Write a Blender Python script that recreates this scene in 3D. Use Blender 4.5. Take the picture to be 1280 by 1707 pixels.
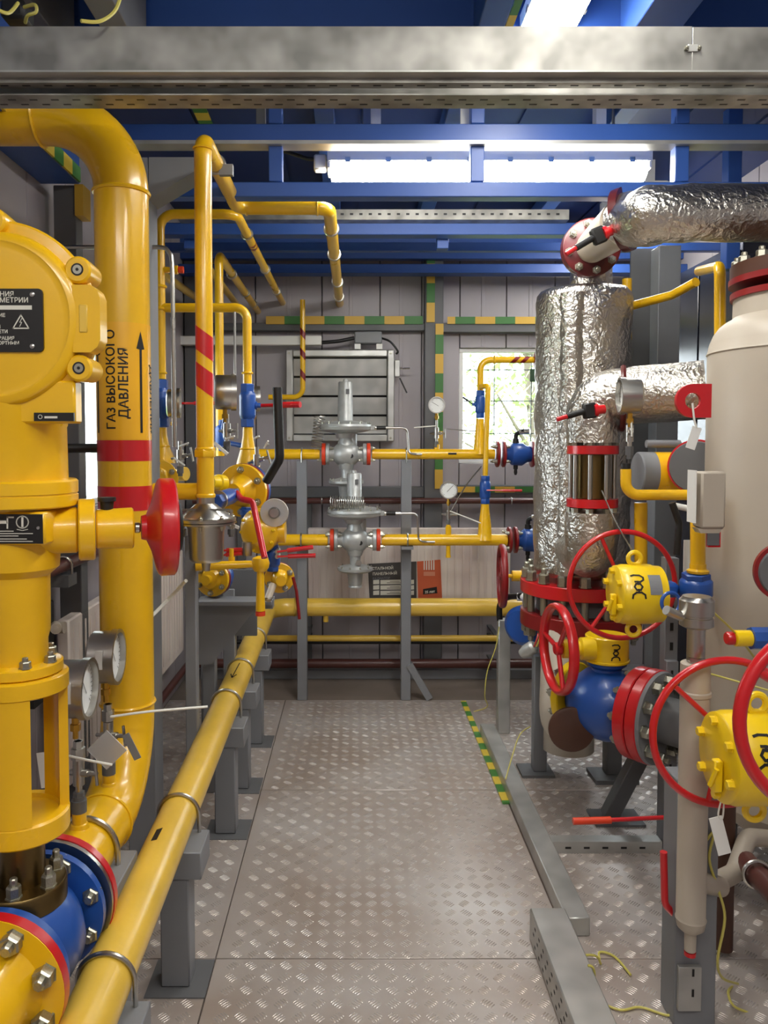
import bpy, bmesh, math, random
import numpy as np
from mathutils import Vector, Matrix, noise
random.seed(7)
for o in list(bpy.data.objects): bpy.data.objects.remove(o)
SC = bpy.context.scene
COL = SC.collection
PI = math.pi

# ---------------------------------------------------------------- camera
F, VX, VY, PITCH, EYE = 1300.0, 592.0, 738.0, math.radians(2.5), 1.55
CX, CY = VX, VY + F * math.tan(PITCH)
cd = bpy.data.cameras.new('camera'); cam = bpy.data.objects.new('camera', cd); COL.objects.link(cam)
cam.location = (0, 0, EYE); cam.rotation_euler = (PI / 2 - PITCH, 0, 0)
cd.sensor_fit = 'AUTO'; cd.sensor_width = 36; cd.lens = F / 1707 * 36
cd.shift_x = (640 - CX) / 1707; cd.shift_y = (CY - 853.5) / 1707
cd.clip_start = .02; cd.clip_end = 200
SC.camera = cam
# ---------------------------------------------------------------- daylight outside and exposure
world = bpy.data.worlds.new('overcast_sky'); SC.world = world; world.use_nodes = True
bg = world.node_tree.nodes['Background']; bg.inputs[0].default_value = (.93, .97, 1, 1); bg.inputs[1].default_value = 9.0
SC.view_settings.view_transform = 'Standard'; SC.view_settings.look = 'None'
SC.view_settings.gamma = 1; SC.view_settings.use_curve_mapping = False
SC.view_settings.exposure = 0.0
LAMP = 41.0          # radiance of the fluorescent diffusers

# ---------------------------------------------------------------- helpers
def P(px, py, Y):
    """point at depth Y on the ray through photo pixel (px, py)"""
    a, b = (px - CX) / F, -(py - CY) / F
    d = Vector((a, math.cos(PITCH) + b * math.sin(PITCH), b * math.cos(PITCH) - math.sin(PITCH)))
    return Vector((0, 0, EYE)) + d * (Y / d.y)
def w(px, Y): return px * Y / F
V = Vector
AX, AY, AZ = V((1, 0, 0)), V((0, 1, 0)), V((0, 0, 1))
def basis(n):
    n = n.normalized(); a = AZ if abs(n.z) < .9 else AX
    u = a.cross(n).normalized(); return u, n.cross(u), n
def fillet(path, R, n=8):
    out = [path[0]]
    for i in range(1, len(path) - 1):
        p, a, b = path[i], path[i - 1] - path[i], path[i + 1] - path[i]
        la, lb = a.length, b.length; a = a / la; b = b / lb
        th = a.angle(b)
        if th > PI - .02: out.append(p); continue
        r = R[i] if isinstance(R, (list, tuple)) else R
        d = min(r / math.tan(th / 2), la * .49, lb * .49); r = d * math.tan(th / 2)
        c = p + (a + b).normalized() * (r / math.sin(th / 2))
        s, e = p + a * d - c, p + b * d - c
        tot = s.angle(e); ax = s.cross(e).normalized()
        for k in range(n + 1): out.append(c + Matrix.Rotation(tot * k / n, 3, ax) @ s)
    out.append(path[-1]); return out

ORG = {}
class MB:
    def __init__(s): s.v = []; s.f = []
    def add(s, vs, fs):
        o = len(s.v); s.v += [V(q) for q in vs]; s.f += [tuple(i + o for i in q) for q in fs]; return s
    def box(s, c, size, rot=None, bev=0.0):
        x, y, z = [q / 2 for q in size]; c = V(c); R = rot or Matrix.Identity(3)
        b = min(bev, x * .9, y * .9, z * .9)
        if b <= 0:
            vs = [c + R @ V((sx * x, sy * y, sz * z)) for sz in (-1, 1) for sy in (-1, 1) for sx in (-1, 1)]
            return s.add(vs, [(0, 2, 3, 1), (4, 5, 7, 6), (0, 1, 5, 4), (2, 6, 7, 3), (0, 4, 6, 2), (1, 3, 7, 5)])
        bm = bmesh.new(); bmesh.ops.create_cube(bm, size=1)
        for q in bm.verts: q.co = V((q.co.x * size[0], q.co.y * size[1], q.co.z * size[2]))
        bmesh.ops.bevel(bm, geom=bm.edges[:], offset=b, segments=1, affect='EDGES')
        bm.verts.index_update(); s.add([c + R @ q.co for q in bm.verts], [tuple(q.index for q in f.verts) for f in bm.faces]); bm.free(); return s
    def span(s, a, b, bev=0.0):
        a, b = V(a), V(b); return s.box((a + b) / 2, [abs(q) for q in (b - a)], None, bev)
    def bar(s, a, b, wx, wz, up=AZ, bev=0.0):
        a, b = V(a), V(b); d = (b - a).normalized(); u = d.cross(up).normalized(); k = u.cross(d)
        R = Matrix((u, d, k)).transposed(); return s.box((a + b) / 2, (wx, (b - a).length, wz), R, bev)
    def lathe(s, p, axis, prof, seg=24, caps=True, jit=None):
        p = V(p); u, v, n = basis(V(axis)); vs = []; fs = []; m = len(prof)
        for (t, r) in prof:
            for k in range(seg):
                a = 2 * PI * k / seg; q = p + n * t + (u * math.cos(a) + v * math.sin(a)) * r
                if jit: q = jit(q, p + n * t)
                vs.append(q)
        for i in range(m - 1):
            for k in range(seg):
                j = (k + 1) % seg; fs.append((i * seg + k, i * seg + j, (i + 1) * seg + j, (i + 1) * seg + k))
        if caps: fs.append(tuple(range(seg - 1, -1, -1))); fs.append(tuple((m - 1) * seg + k for k in range(seg)))
        return s.add(vs, fs)
    def cyl(s, a, b, r, seg=24, r2=None):
        a, b = V(a), V(b); return s.lathe(a, b - a, [(0, r), ((b - a).length, r if r2 is None else r2)], seg)
    def tube(s, path, r, seg=16, bend=0.0, caps=True, n=8, jit=None):
        path = [V(q) for q in path]
        if bend and len(path) > 2: path = fillet(path, bend, n)
        rs = r if isinstance(r, (list, tuple)) else [r] * len(path)
        T = []
        for i in range(len(path)):
            a = path[i] - path[i - 1] if i else path[1] - path[0]
            b = path[i + 1] - path[i] if i < len(path) - 1 else a
            T.append((a.normalized() + b.normalized()).normalized())
        u = basis(T[0])[0]; vs = []; fs = []
        for i, q in enumerate(path):
            u = (u - T[i] * u.dot(T[i])).normalized(); k = T[i].cross(u)
            for j in range(seg):
                a = 2 * PI * j / seg; z = q + (u * math.cos(a) + k * math.sin(a)) * rs[i]
                vs.append(jit(z, q) if jit else z)
        for i in range(len(path) - 1):
            for j in range(seg):
                l = (j + 1) % seg; fs.append((i * seg + j, i * seg + l, (i + 1) * seg + l, (i + 1) * seg + j))
        if caps: fs.append(tuple(range(seg - 1, -1, -1))); fs.append(tuple((len(path) - 1) * seg + k for k in range(seg)))
        return s.add(vs, fs)
    def torus(s, c, n, R, r, seg=48, rs=10, flat=1.0):
        c = V(c); u, v, n = basis(V(n)); vs = []; fs = []
        for i in range(seg):
            a = 2 * PI * i / seg; d = u * math.cos(a) + v * math.sin(a)
            for j in range(rs):
                b = 2 * PI * j / rs; vs.append(c + d * (R + r * math.cos(b)) + n * (r * flat * math.sin(b)))
        for i in range(seg):
            for j in range(rs):
                k, l = (i + 1) % seg, (j + 1) % rs; fs.append((i * rs + j, k * rs + j, k * rs + l, i * rs + l))
        return s.add(vs, fs)
    def ring(s, c, n, ri, ro, t, seg=32):
        """washer: t thick along n starting at c"""
        c = V(c); u, v, n = basis(V(n)); vs = []; fs = []
        for (r, h) in ((ri, 0), (ro, 0), (ro, t), (ri, t)):
            for k in range(seg):
                a = 2 * PI * k / seg; vs.append(c + n * h + (u * math.cos(a) + v * math.sin(a)) * r)
        for i in range(4):
            for k in range(seg):
                j = (k + 1) % seg; m = (i + 1) % 4; fs.append((i * seg + k, i * seg + j, m * seg + j, m * seg + k))
        return s.add(vs, fs)
    def prism(s, pts, depth):
        """outline of 3-D points, pushed by vector depth"""
        n = len(pts); pts = [V(q) for q in pts]; depth = V(depth)
        vs = pts + [q + depth for q in pts]
        fs = [tuple(range(n)), tuple(range(2 * n - 1, n - 1, -1))] + [(i, i + n, (i + 1) % n + n, (i + 1) % n) for i in range(n)]
        return s.add(vs, fs)
    def coil(s, a, b, R, r, turns, seg=6):
        a, b = V(a), V(b); u, v, n = basis(b - a); L = (b - a).length; N = int(turns * 14)
        return s.tube([a + n * (L * i / N) + (u * math.cos(2 * PI * turns * i / N) + v * math.sin(2 * PI * turns * i / N)) * R for i in range(N + 1)], r, seg)
    def strokes(s, lines, wd, fn, th=.0006):
        """flat pen strokes: lists of (x, y), placed by fn(x, y)"""
        for ln in lines:
            for (a, b) in zip(ln, ln[1:]):
                a2, b2 = V((a[0], a[1])), V((b[0], b[1])); d = (b2 - a2).normalized(); q = V((-d.y, d.x)) * wd / 2; e = d * wd * .35
                s.add([fn(*z) for z in (a2 - e - q, b2 + e - q, b2 + e + q, a2 - e + q)], [(0, 1, 2, 3)])
        return s
    def obj(s, name, mat, parent=None, label=None, cat=None, group=None, kind=None, ang=38, org=None):
        me = bpy.data.meshes.new(name)
        if parent is not None: o0 = ORG[parent.name]
        elif org is not None: o0 = V(org)
        else:
            xs = [q.x for q in s.v]; ys = [q.y for q in s.v]; zs = [q.z for q in s.v]
            o0 = V(((min(xs) + max(xs)) / 2, (min(ys) + max(ys)) / 2, min(zs)))
        me.from_pydata([tuple(q - o0) for q in s.v], [], s.f); me.update()
        bm = bmesh.new(); bm.from_mesh(me); bmesh.ops.recalc_face_normals(bm, faces=bm.faces[:]); bm.to_mesh(me); bm.free()
        me.shade_smooth(); me.set_sharp_from_angle(angle=math.radians(ang))
        me.materials.append(mat)
        o = bpy.data.objects.new(name, me); COL.objects.link(o)
        if parent is not None: o.parent = parent
        else: o.location = o0
        ORG[o.name] = o0
        tag(o, label, cat, group, kind); return o
def tag(o, label=None, cat=None, group=None, kind=None):
    if label: o['label'] = label
    if cat: o['category'] = cat
    if group: o['group'] = group
    if kind: o['kind'] = kind
    return o
def thing(name, label, cat, loc, group=None, kind=None):
    o = bpy.data.objects.new(name, None); COL.objects.link(o); o.location = V(loc); o.empty_display_size = .05
    ORG[o.name] = V(loc); return tag(o, label, cat, group, kind)
# shared hexagon bolt, one object each
_hex = {}
def bolt(parent, p, axis, r, h, mat, name='bolt', stud=True):
    key = (mat.name, stud)
    if key not in _hex:
        b = MB(); b.lathe((0, 0, 0), AZ, [(0, 1.15), (.12, 1.15), (.12, 1.0), (.85, 1.0), (1, .85)], 6)
        if stud: b.lathe((0, 0, .9), AZ, [(0, .55), (.55, .55), (.65, .42)], 8)
        me = bpy.data.meshes.new('hex_bolt'); me.from_pydata([tuple(q) for q in b.v], [], b.f); me.materials.append(mat); _hex[key] = me
    o = bpy.data.objects.new(name, _hex[key]); COL.objects.link(o); o.parent = parent
    o.location = V(p) - ORG[parent.name]; o.rotation_mode = 'QUATERNION'; o.rotation_quaternion = V((0, 0, 1)).rotation_difference(V(axis))
    o.scale = (r, r, h); return o
def bolts(parent, c, axis, R, n, r, h, mat, ph=0.0, name='bolt', stud=True):
    u, v, k = basis(V(axis))
    for i in range(n):
        a = ph + 2 * PI * i / n; bolt(parent, V(c) + (u * math.cos(a) + v * math.sin(a)) * R, k, r, h, mat, name, stud)
# lettering -> mesh
_txt = {}
def text_mesh(t, size, bold=0.0):
    cu = bpy.data.curves.new('lettering', 'FONT'); cu.body = t; cu.size = size; cu.offset = bold
    o = bpy.data.objects.new('lettering', cu); COL.objects.link(o)
    bpy.context.view_layer.update()
    me = o.evaluated_get(bpy.context.evaluated_depsgraph_get()).to_mesh()
    me.calc_loop_triangles(); vs = [(q.co.x, q.co.y) for q in me.vertices]; fs = [tuple(f.vertices) for f in me.loop_triangles]
    bpy.data.objects.remove(o); bpy.data.curves.remove(cu); return vs, fs
def write(mb, t, size, fn, align='L', bold=0.0, cut=0.0):
    vs, fs = text_mesh(t, size, bold)
    if not vs: return mb
    wd = max(q[0] for q in vs); dx = {'L': 0, 'C': -wd / 2, 'R': -wd}[align]
    if cut:
        V2 = [V((q[0], q[1])) for q in vs]; tris = [(V2[f[0]], V2[f[k]], V2[f[k + 1]]) for f in fs for k in range(1, len(f) - 1)]; out = []
        while tris:
            t = tris.pop(); e = [(t[(i + 1) % 3] - t[i]).length for i in range(3)]; i = e.index(max(e))
            if e[i] > cut:
                p, q, r = t[i], t[(i + 1) % 3], t[(i + 2) % 3]; m = (p + q) / 2; tris += [(p, m, r), (m, q, r)]
            else: out.append(t)
        vs = [(q.x, q.y) for t in out for q in t]; fs = [(3 * i, 3 * i + 1, 3 * i + 2) for i in range(len(out))]
    return mb.add([fn(x + dx, y) for x, y in vs], fs)

# ---------------------------------------------------------------- materials
def lin(c): return tuple(((q / 255) / 12.92 if q / 255 <= .04045 else ((q / 255 + .055) / 1.055) ** 2.4) for q in c) + (1,)
def mat(name, rgb, rough=.5, metal=0.0, var=.0, nscale=6.0, bump=0.0, bscale=60.0, coat=0.0, rgb2=None, stretch=None, emit=0.0, trans=0.0, detail=4, alpha=None):
    m = bpy.data.materials.new(name); m.use_nodes = True; nt = m.node_tree; N = nt.nodes; b = N['Principled BSDF']
    c = lin(rgb); b.inputs['Base Color'].default_value = c
    b.inputs['Roughness'].default_value = rough; b.inputs['Metallic'].default_value = metal
    if coat: b.inputs['Coat Weight'].default_value = coat; b.inputs['Coat Roughness'].default_value = .12
    if trans: b.inputs['Transmission Weight'].default_value = trans
    if emit: b.inputs['Emission Color'].default_value = c; b.inputs['Emission Strength'].default_value = emit
    co = None
    if var or bump:
        tc = N.new('ShaderNodeTexCoord'); mp = N.new('ShaderNodeMapping'); nt.links.new(tc.outputs['Object'], mp.inputs[0]); co = mp.outputs[0]
        if stretch: mp.inputs['Scale'].default_value = stretch
    if var:
        nz = N.new('ShaderNodeTexNoise'); nz.inputs['Scale'].default_value = nscale; nz.inputs['Detail'].default_value = detail
        nt.links.new(co, nz.inputs['Vector'])
        rp = N.new('ShaderNodeValToRGB'); c2 = lin(rgb2) if rgb2 else tuple(q * (1 - var) for q in c[:3]) + (1,)
        rp.color_ramp.elements[0].position = .35; rp.color_ramp.elements[1].position = .68
        rp.color_ramp.elements[0].color = c2; rp.color_ramp.elements[1].color = c
        nt.links.new(nz.outputs[0], rp.inputs[0]); nt.links.new(rp.outputs[0], b.inputs['Base Color'])
        mr = N.new('ShaderNodeMapRange'); mr.inputs[3].default_value = rough * 1.15; mr.inputs[4].default_value = rough * .88
        nt.links.new(nz.outputs[0], mr.inputs[0]); nt.links.new(mr.outputs[0], b.inputs['Roughness'])
    if bump:
        n2 = N.new('ShaderNodeTexNoise'); n2.inputs['Scale'].default_value = bscale; n2.inputs['Detail'].default_value = 3
        nt.links.new(co, n2.inputs['Vector']); bp = N.new('ShaderNodeBump'); bp.inputs['Strength'].default_value = bump; bp.inputs['Distance'].default_value = .01
        nt.links.new(n2.outputs[0], bp.inputs['Height']); nt.links.new(bp.outputs[0], b.inputs['Normal'])
    return m
def stripes(name, axis, period, c1, c2, slant=0.0, rough=.5):
    m = mat(name, c1, rough); nt = m.node_tree; N = nt.nodes; b = N['Principled BSDF']
    tc = N.new('ShaderNodeTexCoord'); sp = N.new('ShaderNodeSeparateXYZ'); nt.links.new(tc.outputs['Object'], sp.inputs[0])
    mu = N.new('ShaderNodeMath'); mu.operation = 'MULTIPLY'; mu.inputs[1].default_value = 1 / period; nt.links.new(sp.outputs['XYZ'.index(axis)], mu.inputs[0])
    fr = N.new('ShaderNodeMath'); fr.operation = 'FRACT'; nt.links.new(mu.outputs[0], fr.inputs[0])
    gt = N.new('ShaderNodeMath'); gt.operation = 'GREATER_THAN'; gt.inputs[1].default_value = .5; nt.links.new(fr.outputs[0], gt.inputs[0])
    mx = N.new('ShaderNodeMixRGB'); mx.inputs[1].default_value = lin(c1); mx.inputs[2].default_value = lin(c2)
    nt.links.new(gt.outputs[0], mx.inputs[0]); nt.links.new(mx.outputs[0], b.inputs['Base Color']); return m
YEL = mat('yellow_enamel', (236, 184, 18), .28, var=.10, nscale=5, coat=.35, bump=.03, bscale=25)
YEL2 = mat('yellow_paint_sheen_pale', (226, 186, 70), .3, var=.12, nscale=9, coat=.25, bump=.04, bscale=40)  # paler yellow carries the long pipe's light reflections in its colour
YELG = mat('lemon_gearbox_paint', (238, 200, 16), .32, var=.06, coat=.3)
RED = mat('red_enamel', (196, 22, 30), .3, var=.08, coat=.4)
REDO = mat('orange_red_enamel', (214, 62, 28), .38, var=.08)
MAROON = mat('maroon_flange_paint', (84, 20, 22), .34, var=.12)
DRED = mat('dark_red_paint', (128, 20, 22), .38, var=.1)
BLU = mat('blue_valve_paint', (30, 78, 158), .36, var=.1, coat=.2)
BEAM = mat('blue_steel_paint', (47, 84, 158), .42, var=.12, nscale=3)
CEIL = mat('blue_ceiling_sheet', (31, 52, 104), .5, var=.1, nscale=2)
GREY = mat('grey_steel_paint', (124, 126, 130), .48, var=.08, nscale=5)
GREYD = mat('grey_profile_paint', (96, 97, 99), .5, var=.1)
WALL = mat('lilac_grey_panel', (166, 160, 164), .46, var=.06, nscale=2.5)
WALLB = mat('wall_backing', (74, 72, 74), .7)
GALV = mat('galvanised_steel', (190, 190, 186), .38, .55, var=.28, nscale=9, detail=1)
GALVD = mat('galvanised_tray', (168, 166, 160), .44, .7, var=.5, nscale=11, detail=2)
STEEL = mat('brushed_stainless', (190, 188, 182), .28, 1, var=.1)
CAST = mat('cast_silver_metal', (178, 180, 178), .4, .45, var=.12, nscale=30, bump=.1, bscale=200)
BRASS = mat('bronze_flange_steel', (124, 104, 66), .34, 1, var=.2)
GOLD = mat('brass_fitting', (196, 150, 60), .28, 1)
BOLT = mat('zinc_bolt', (176, 174, 160), .34, .9, var=.2)
VESS = mat('beige_white_vessel_paint', (176, 166, 151), .44, var=.05, nscale=7)
WHITE = mat('white_plastic', (226, 226, 222), .4)
BLACK = mat('black_rubber', (20, 20, 21), .5)
PLATE = mat('black_nameplate', (24, 23, 22), .35)
INK = mat('black_ink', (18, 14, 12), .6)
PRINT = mat('pale_print', (214, 212, 200), .5)
BROWN = mat('brown_pipe_paint', (88, 46, 40), .4, var=.12, coat=.2)
BROWND = mat('brown_oxide_paint', (74, 44, 30), .5, var=.15)
CLEAR = mat('clear_plastic', (214, 214, 216), .25, 0, trans=.55)
DIAL = mat('gauge_dial', (226, 228, 226), .4)
WOODY = mat('radiator_wrap', (226, 217, 208), .42, var=.16, nscale=2.2, stretch=(6, 6, .6), rgb2=(206, 192, 186))
FLOOR = mat('worn_steel_plate', (194, 188, 184), .32, .35, var=.3, nscale=2.2, rgb2=(170, 156, 146), detail=6)
SOIL = mat('brown_floor_sheet', (132, 120, 110), .6, .2, var=.2, nscale=4)
LAMPM = mat('lamp_diffuser', (255, 252, 244), .4, emit=LAMP)
TAPEX = stripes('yellow_green_strip_x', 'X', .26, (200, 160, 56), (56, 112, 50))
TAPEY = stripes('yellow_green_strip_y', 'Y', .16, (204, 178, 60), (66, 122, 54))
TAPEZ = stripes('yellow_green_strip_z', 'Z', .25, (200, 160, 56), (56, 112, 50))
GLASS = mat('window_glass', (240, 246, 248), .03, 0, trans=1.0); GLASS.node_tree.nodes['Principled BSDF'].inputs['IOR'].default_value = 1.02
WIRE = mat('yellow_green_wire', (196, 186, 92), .45)
TIE = mat('white_cable_tie', (222, 222, 214), .4)
LEAF = mat('haze_paled_leaves', (176, 194, 138), .6, var=.3, nscale=3)  # leaf green paled to carry overexposure and haze in the glass
BARK = mat('grey_bark', (120, 110, 96), .8, var=.2)
GRASS = mat('meadow', (136, 160, 92), .8, var=.3, nscale=.6)
ORANGE = mat('orange_print', (196, 92, 56), .5)
SLATE = mat('dark_slate_print', (70, 68, 68), .5)
def foil_mat():
    m = mat('crumpled_foil', (204, 200, 192), .3, 1); nt = m.node_tree; N = nt.nodes; b = N['Principled BSDF']
    tc = N.new('ShaderNodeTexCoord'); v = N.new('ShaderNodeTexVoronoi'); v.inputs['Scale'].default_value = 44; v.feature = 'F1'
    n = N.new('ShaderNodeTexNoise'); n.inputs['Scale'].default_value = 16; n.inputs['Detail'].default_value = 5
    mx = N.new('ShaderNodeMixRGB'); mx.inputs[0].default_value = .12; nt.links.new(tc.outputs['Object'], mx.inputs[1]); nt.links.new(n.outputs['Color'], mx.inputs[2])
    nt.links.new(tc.outputs['Object'], n.inputs['Vector']); nt.links.new(mx.outputs[0], v.inputs['Vector'])
    ad = N.new('ShaderNodeMath'); ad.operation = 'ADD'; nt.links.new(v.outputs['Distance'], ad.inputs[0]); nt.links.new(n.outputs[0], ad.inputs[1])
    bp = N.new('ShaderNodeBump'); bp.inputs['Strength'].default_value = .5; bp.inputs['Distance'].default_value = .010
    nt.links.new(ad.outputs[0], bp.inputs['Height']); nt.links.new(bp.outputs[0], b.inputs['Normal']); return m
FOIL = foil_mat()
def crumple(k=.004, f=14.0):
    def fn(q, c):
        d = (q - c); L = d.length
        if L < 1e-6: return q
        return c + d * (1 + k * (noise.noise(q * f) + .5 * noise.noise(q * f * 2.7)) / L)
    return fn
# ================================================================ THE ROOM
XL, XR, YB, YF, ZC = -1.12, 2.1, 5.2, -1.6, 3.0
floor = MB().span((XL - .1, YF - .1, -.12), (XR + .1, YB + .1, -.012)).obj('floor', SOIL, kind='structure', label='steel checker plate floor of the plant room', org=(0, 0, 0))
# plates: worn steel sheets with a narrow joint
PX = [XL, -.42, .66, XR]; PY = [YF, .3, 2.28, 3.42, 4.64]
for i in range(3):
    for j in range(4):
        MB().span((PX[i] + .002, PY[j] + .002, -.012), (PX[i + 1] - .002, PY[j + 1] - .002, 0), .001).obj('floor_plate', FLOOR, floor)
MB().span((XL, 4.644, -.012), (XR, YB, -.002)).obj('floor_sheet', SOIL, floor)
# raised five-bar tread, real relief, uncountable
def tread():
    pitch = .052; xs = np.arange(XL + .03, XR - .02, pitch); ys = np.arange(1.0, 4.62, pitch)
    base = np.array([(-.0145, 0, 0), (-.0105, -.0021, 0), (.0105, -.0021, 0), (.0145, 0, 0), (.0105, .0021, 0), (-.0105, .0021, 0), (-.0095, 0, .0021), (.0095, 0, .0021)])
    faces = np.array([(0, 1, 6), (1, 2, 7), (1, 7, 6), (2, 3, 7), (3, 4, 7), (4, 5, 6), (4, 6, 7), (5, 0, 6)])
    vs = []; n = 0; fs = []
    rng = np.random.default_rng(3)
    for i, x in enumerate(xs):
        for j, y in enumerate(ys):
            if any(abs(y - q) < .02 for q in PY) or any(abs(x - q) < .02 for q in PX): continue
            a = PI / 4 * (1 if (i + j) % 2 else -1); c, s = math.cos(a), math.sin(a)
            wear = rng.uniform(.75, 1.1)
            for k in range(-2, 3):
                b = base.copy(); b[:, 1] += k * .0078; b[:, 2] *= wear
                if abs(k) == 2: b[:, 0] *= .85
                q = np.empty_like(b); q[:, 0] = b[:, 0] * c - b[:, 1] * s + x; q[:, 1] = b[:, 0] * s + b[:, 1] * c + y; q[:, 2] = b[:, 2]
                vs.append(q); fs.append(faces + n); n += 8
    vs = np.concatenate(vs); fs = np.concatenate(fs)
    me = bpy.data.meshes.new('tread_pattern'); me.vertices.add(len(vs)); me.vertices.foreach_set('co', vs.ravel().astype(np.float32))
    me.loops.add(len(fs) * 3); me.loops.foreach_set('vertex_index', fs.ravel().astype(np.int32))
    me.polygons.add(len(fs)); me.polygons.foreach_set('loop_start', np.arange(0, len(fs) * 3, 3, dtype=np.int32))
    me.update(calc_edges=True); me.validate(); me.materials.append(TREAD)
    o = bpy.data.objects.new('tread_pattern', me); COL.objects.link(o); o.parent = floor; o['kind'] = 'stuff'
TREAD = mat('polished_tread', (196, 190, 186), .26, .4, var=.3, nscale=3, rgb2=(176, 164, 154))
tread()
ceiling = MB().span((XL - .1, YF - .1, ZC), (XR + .1, YB + .1, ZC + .1)).obj('ceiling', CEIL, kind='structure', label='blue painted sheet steel ceiling')
for k in range(9):
    x = XL + .06 + k * .36
    MB().span((x, YF, ZC - .012), (x + .34, YB, ZC)).obj('ceiling_panel', CEIL, ceiling)
# back wall, window opening 765..1078 x 581..772
WX0, WX1, WZ0, WZ1 = .692, 1.944, 1.412, 2.178
wb = MB()
for a, b in (((XL - .1, 0), (WX0, ZC)), ((WX1, 0), (XR + .1, ZC)), ((WX0, 0), (WX1, WZ0)), ((WX0, WZ1), (WX1, ZC))):
    wb.span((a[0], YB + .02, a[1]), (b[0], YB + .12, b[1]))
wall_back = wb.obj('wall_back', WALLB, kind='structure', label='lilac grey sandwich panel end wall')
E = [XL, -.66, -.22, .164, .44, WX0, 1.0, 1.32, 1.64, WX1, XR]
for a, b in zip(E, E[1:]):
    parts = [(0.0, ZC)] if (b <= WX0 + .001 or a >= WX1 - .001) else [(0, WZ0), (WZ1, ZC)]
    for z0, z1 in parts:
        MB().span((a + .003, YB, z0), (b - .003, YB + .03, z1), .003).obj('wall_panel', WALL, wall_back)
        if b - a > .2:      # shallow rib on each panel
            x = a + (b - a) * .5; MB().span((x - .012, YB - .004, z0 + .01), (x + .012, YB + .01, z1 - .01), .002).obj('panel_rib', WALL, wall_back)
# window in the back wall
def window(name, c0, c1, axis, label):
    """frame, grille and pane between corner points c0 c1 (axis: the wall's run)"""
    t = thing(name, label, None, (V(c0) + V(c1)) / 2, kind='structure')
    c0, c1 = V(c0), V(c1); d = V(axis); n = V((d.y, d.x, 0)) * .05
    L = (c1 - c0).dot(d); H = c1.z - c0.z; fw = .028
    def bar(a0, a1, z0, z1, nm='frame_bar', m=WHITE, dep=.05, off=0.0):
        mid = c0 + d * ((a0 + a1) / 2) + AZ * ((z0 + z1) / 2) + n.normalized() * off
        sz = [abs(q) for q in (d * (a1 - a0))]; sz[2] = z1 - z0; k = 1 if abs(d.x) > .5 else 0; sz[k] = dep
        return MB().box(mid, sz, None, .003 if dep > .02 else 0).obj(nm, m, t)
    bar(0, L, 0, fw); bar(0, L, H - fw, H); bar(0, fw, fw, H - fw); bar(L - fw, L, fw, H - fw)
    bar(fw, L - fw, fw, H - fw, 'pane', GLASS, .006)
    return t, bar, L, H
t, bar, L, H = window('window_1', (WX0, YB + .05, WZ0), (WX1, YB + .05, WZ1), (1, 0, 0), 'white framed window with thin grille in the end wall')
for k in range(1, 5): bar(L * k / 5 - .003, L * k / 5 + .003, .03, H - .03, 'grille_bar', GREY, .006, .06)
for z in (.2, .42, .63): bar(.03, L - .03, z - .003, z + .003, 'grille_bar', GREY, .006, .06)
# left wall with its own window, seen as a bright slit
LY0, LY1, LZ0, LZ1 = 3.06, 4.0, 1.28, 1.97
wl = MB()
for a, b in (((YF - .1, 0), (LY0, ZC)), ((LY1, 0), (YB + .1, ZC)), ((LY0, 0), (LY1, LZ0)), ((LY0, LZ1), (LY1, ZC))):
    wl.span((XL - .12, a[0], a[1]), (XL - .02, b[0], b[1]))
wall_left = wl.obj('wall_left', WALLB, kind='structure', label='grey panel side wall behind the yellow pipework')
E = [YF, -.9, -.2, .5, 1.1, 1.7, 2.3, 2.7, LY0, 3.53, LY1, 4.4, 4.8, YB]
for a, b in zip(E, E[1:]):
    parts = [(0.0, ZC)] if (b <= LY0 + .001 or a >= LY1 - .001) else [(0, LZ0), (LZ1, ZC)]
    for z0, z1 in parts:
        MB().span((XL - .03, a + .003, z0), (XL, b - .003, z1), .003).obj('wall_panel', WALL, wall_left)
t, bar, L, H = window('window_2', (XL - .05, LY0, LZ0), (XL - .05, LY1, LZ1), (0, 1, 0), 'bright narrow window slit beside the tall yellow column')
bar(L / 2 - .015, L / 2 + .015, .02, H - .02)
bar(.02, L - .02, H * .36 - .012, H * .36 + .012)
wr = MB().span((XR + .02, YF - .1, 0), (XR + .12, YB + .1, ZC)).obj('wall_right', WALLB, kind='structure', label='grey panel wall behind the pale vessel')
for k in range(13): MB().span((XR, YF + k * .52 + .003, 0), (XR + .03, YF + k * .52 + .517, ZC), .003).obj('wall_panel', WALL, wr)
wf = MB().span((XL - .1, YF - .12, 0), (XR + .1, YF - .02, ZC)).obj('wall_front', WALLB, kind='structure', label='panel wall behind the viewer')
for k in range(6): MB().span((XL + k * .536 + .003, YF - .03, 0), (XL + k * .536 + .533, YF, ZC), .003).obj('wall_panel', WALL, wf)
# wall frame on the back wall: posts, girts, bonding strips
def struct(name, mb, m, label): return mb.obj(name, m, kind='structure', label=label)
struct('wall_post', MB().span((.452, 5.1, 0), (.572, YB - .005, 2.76), .004), GREYD, 'grey steel wall post between louvre and window')
struct('wall_post', MB().span((-1.11, 5.1, 0), (-1.03, YB - .005, 2.76), .004), GREYD, 'grey steel corner post at the left end wall')
struct('wall_girt', MB().span((-1.02, 5.12, 2.28), (.452, YB - .005, 2.33), .003), GREYD, 'grey girt over the louvre vent')
struct('wall_girt', MB().span((.572, 5.12, 2.27), (XR, YB - .005, 2.33), .003), GREYD, 'grey girt over the window')
struct('wall_girt', MB().span((-1.02, 5.12, 1.19), (.452, YB - .005, 1.26), .003), GREYD, 'grey girt below the louvre vent')
struct('wall_girt', MB().span((.572, 5.12, 1.21), (XR, YB - .005, 1.27), .003), GREYD, 'grey girt under the window sill')
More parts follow.
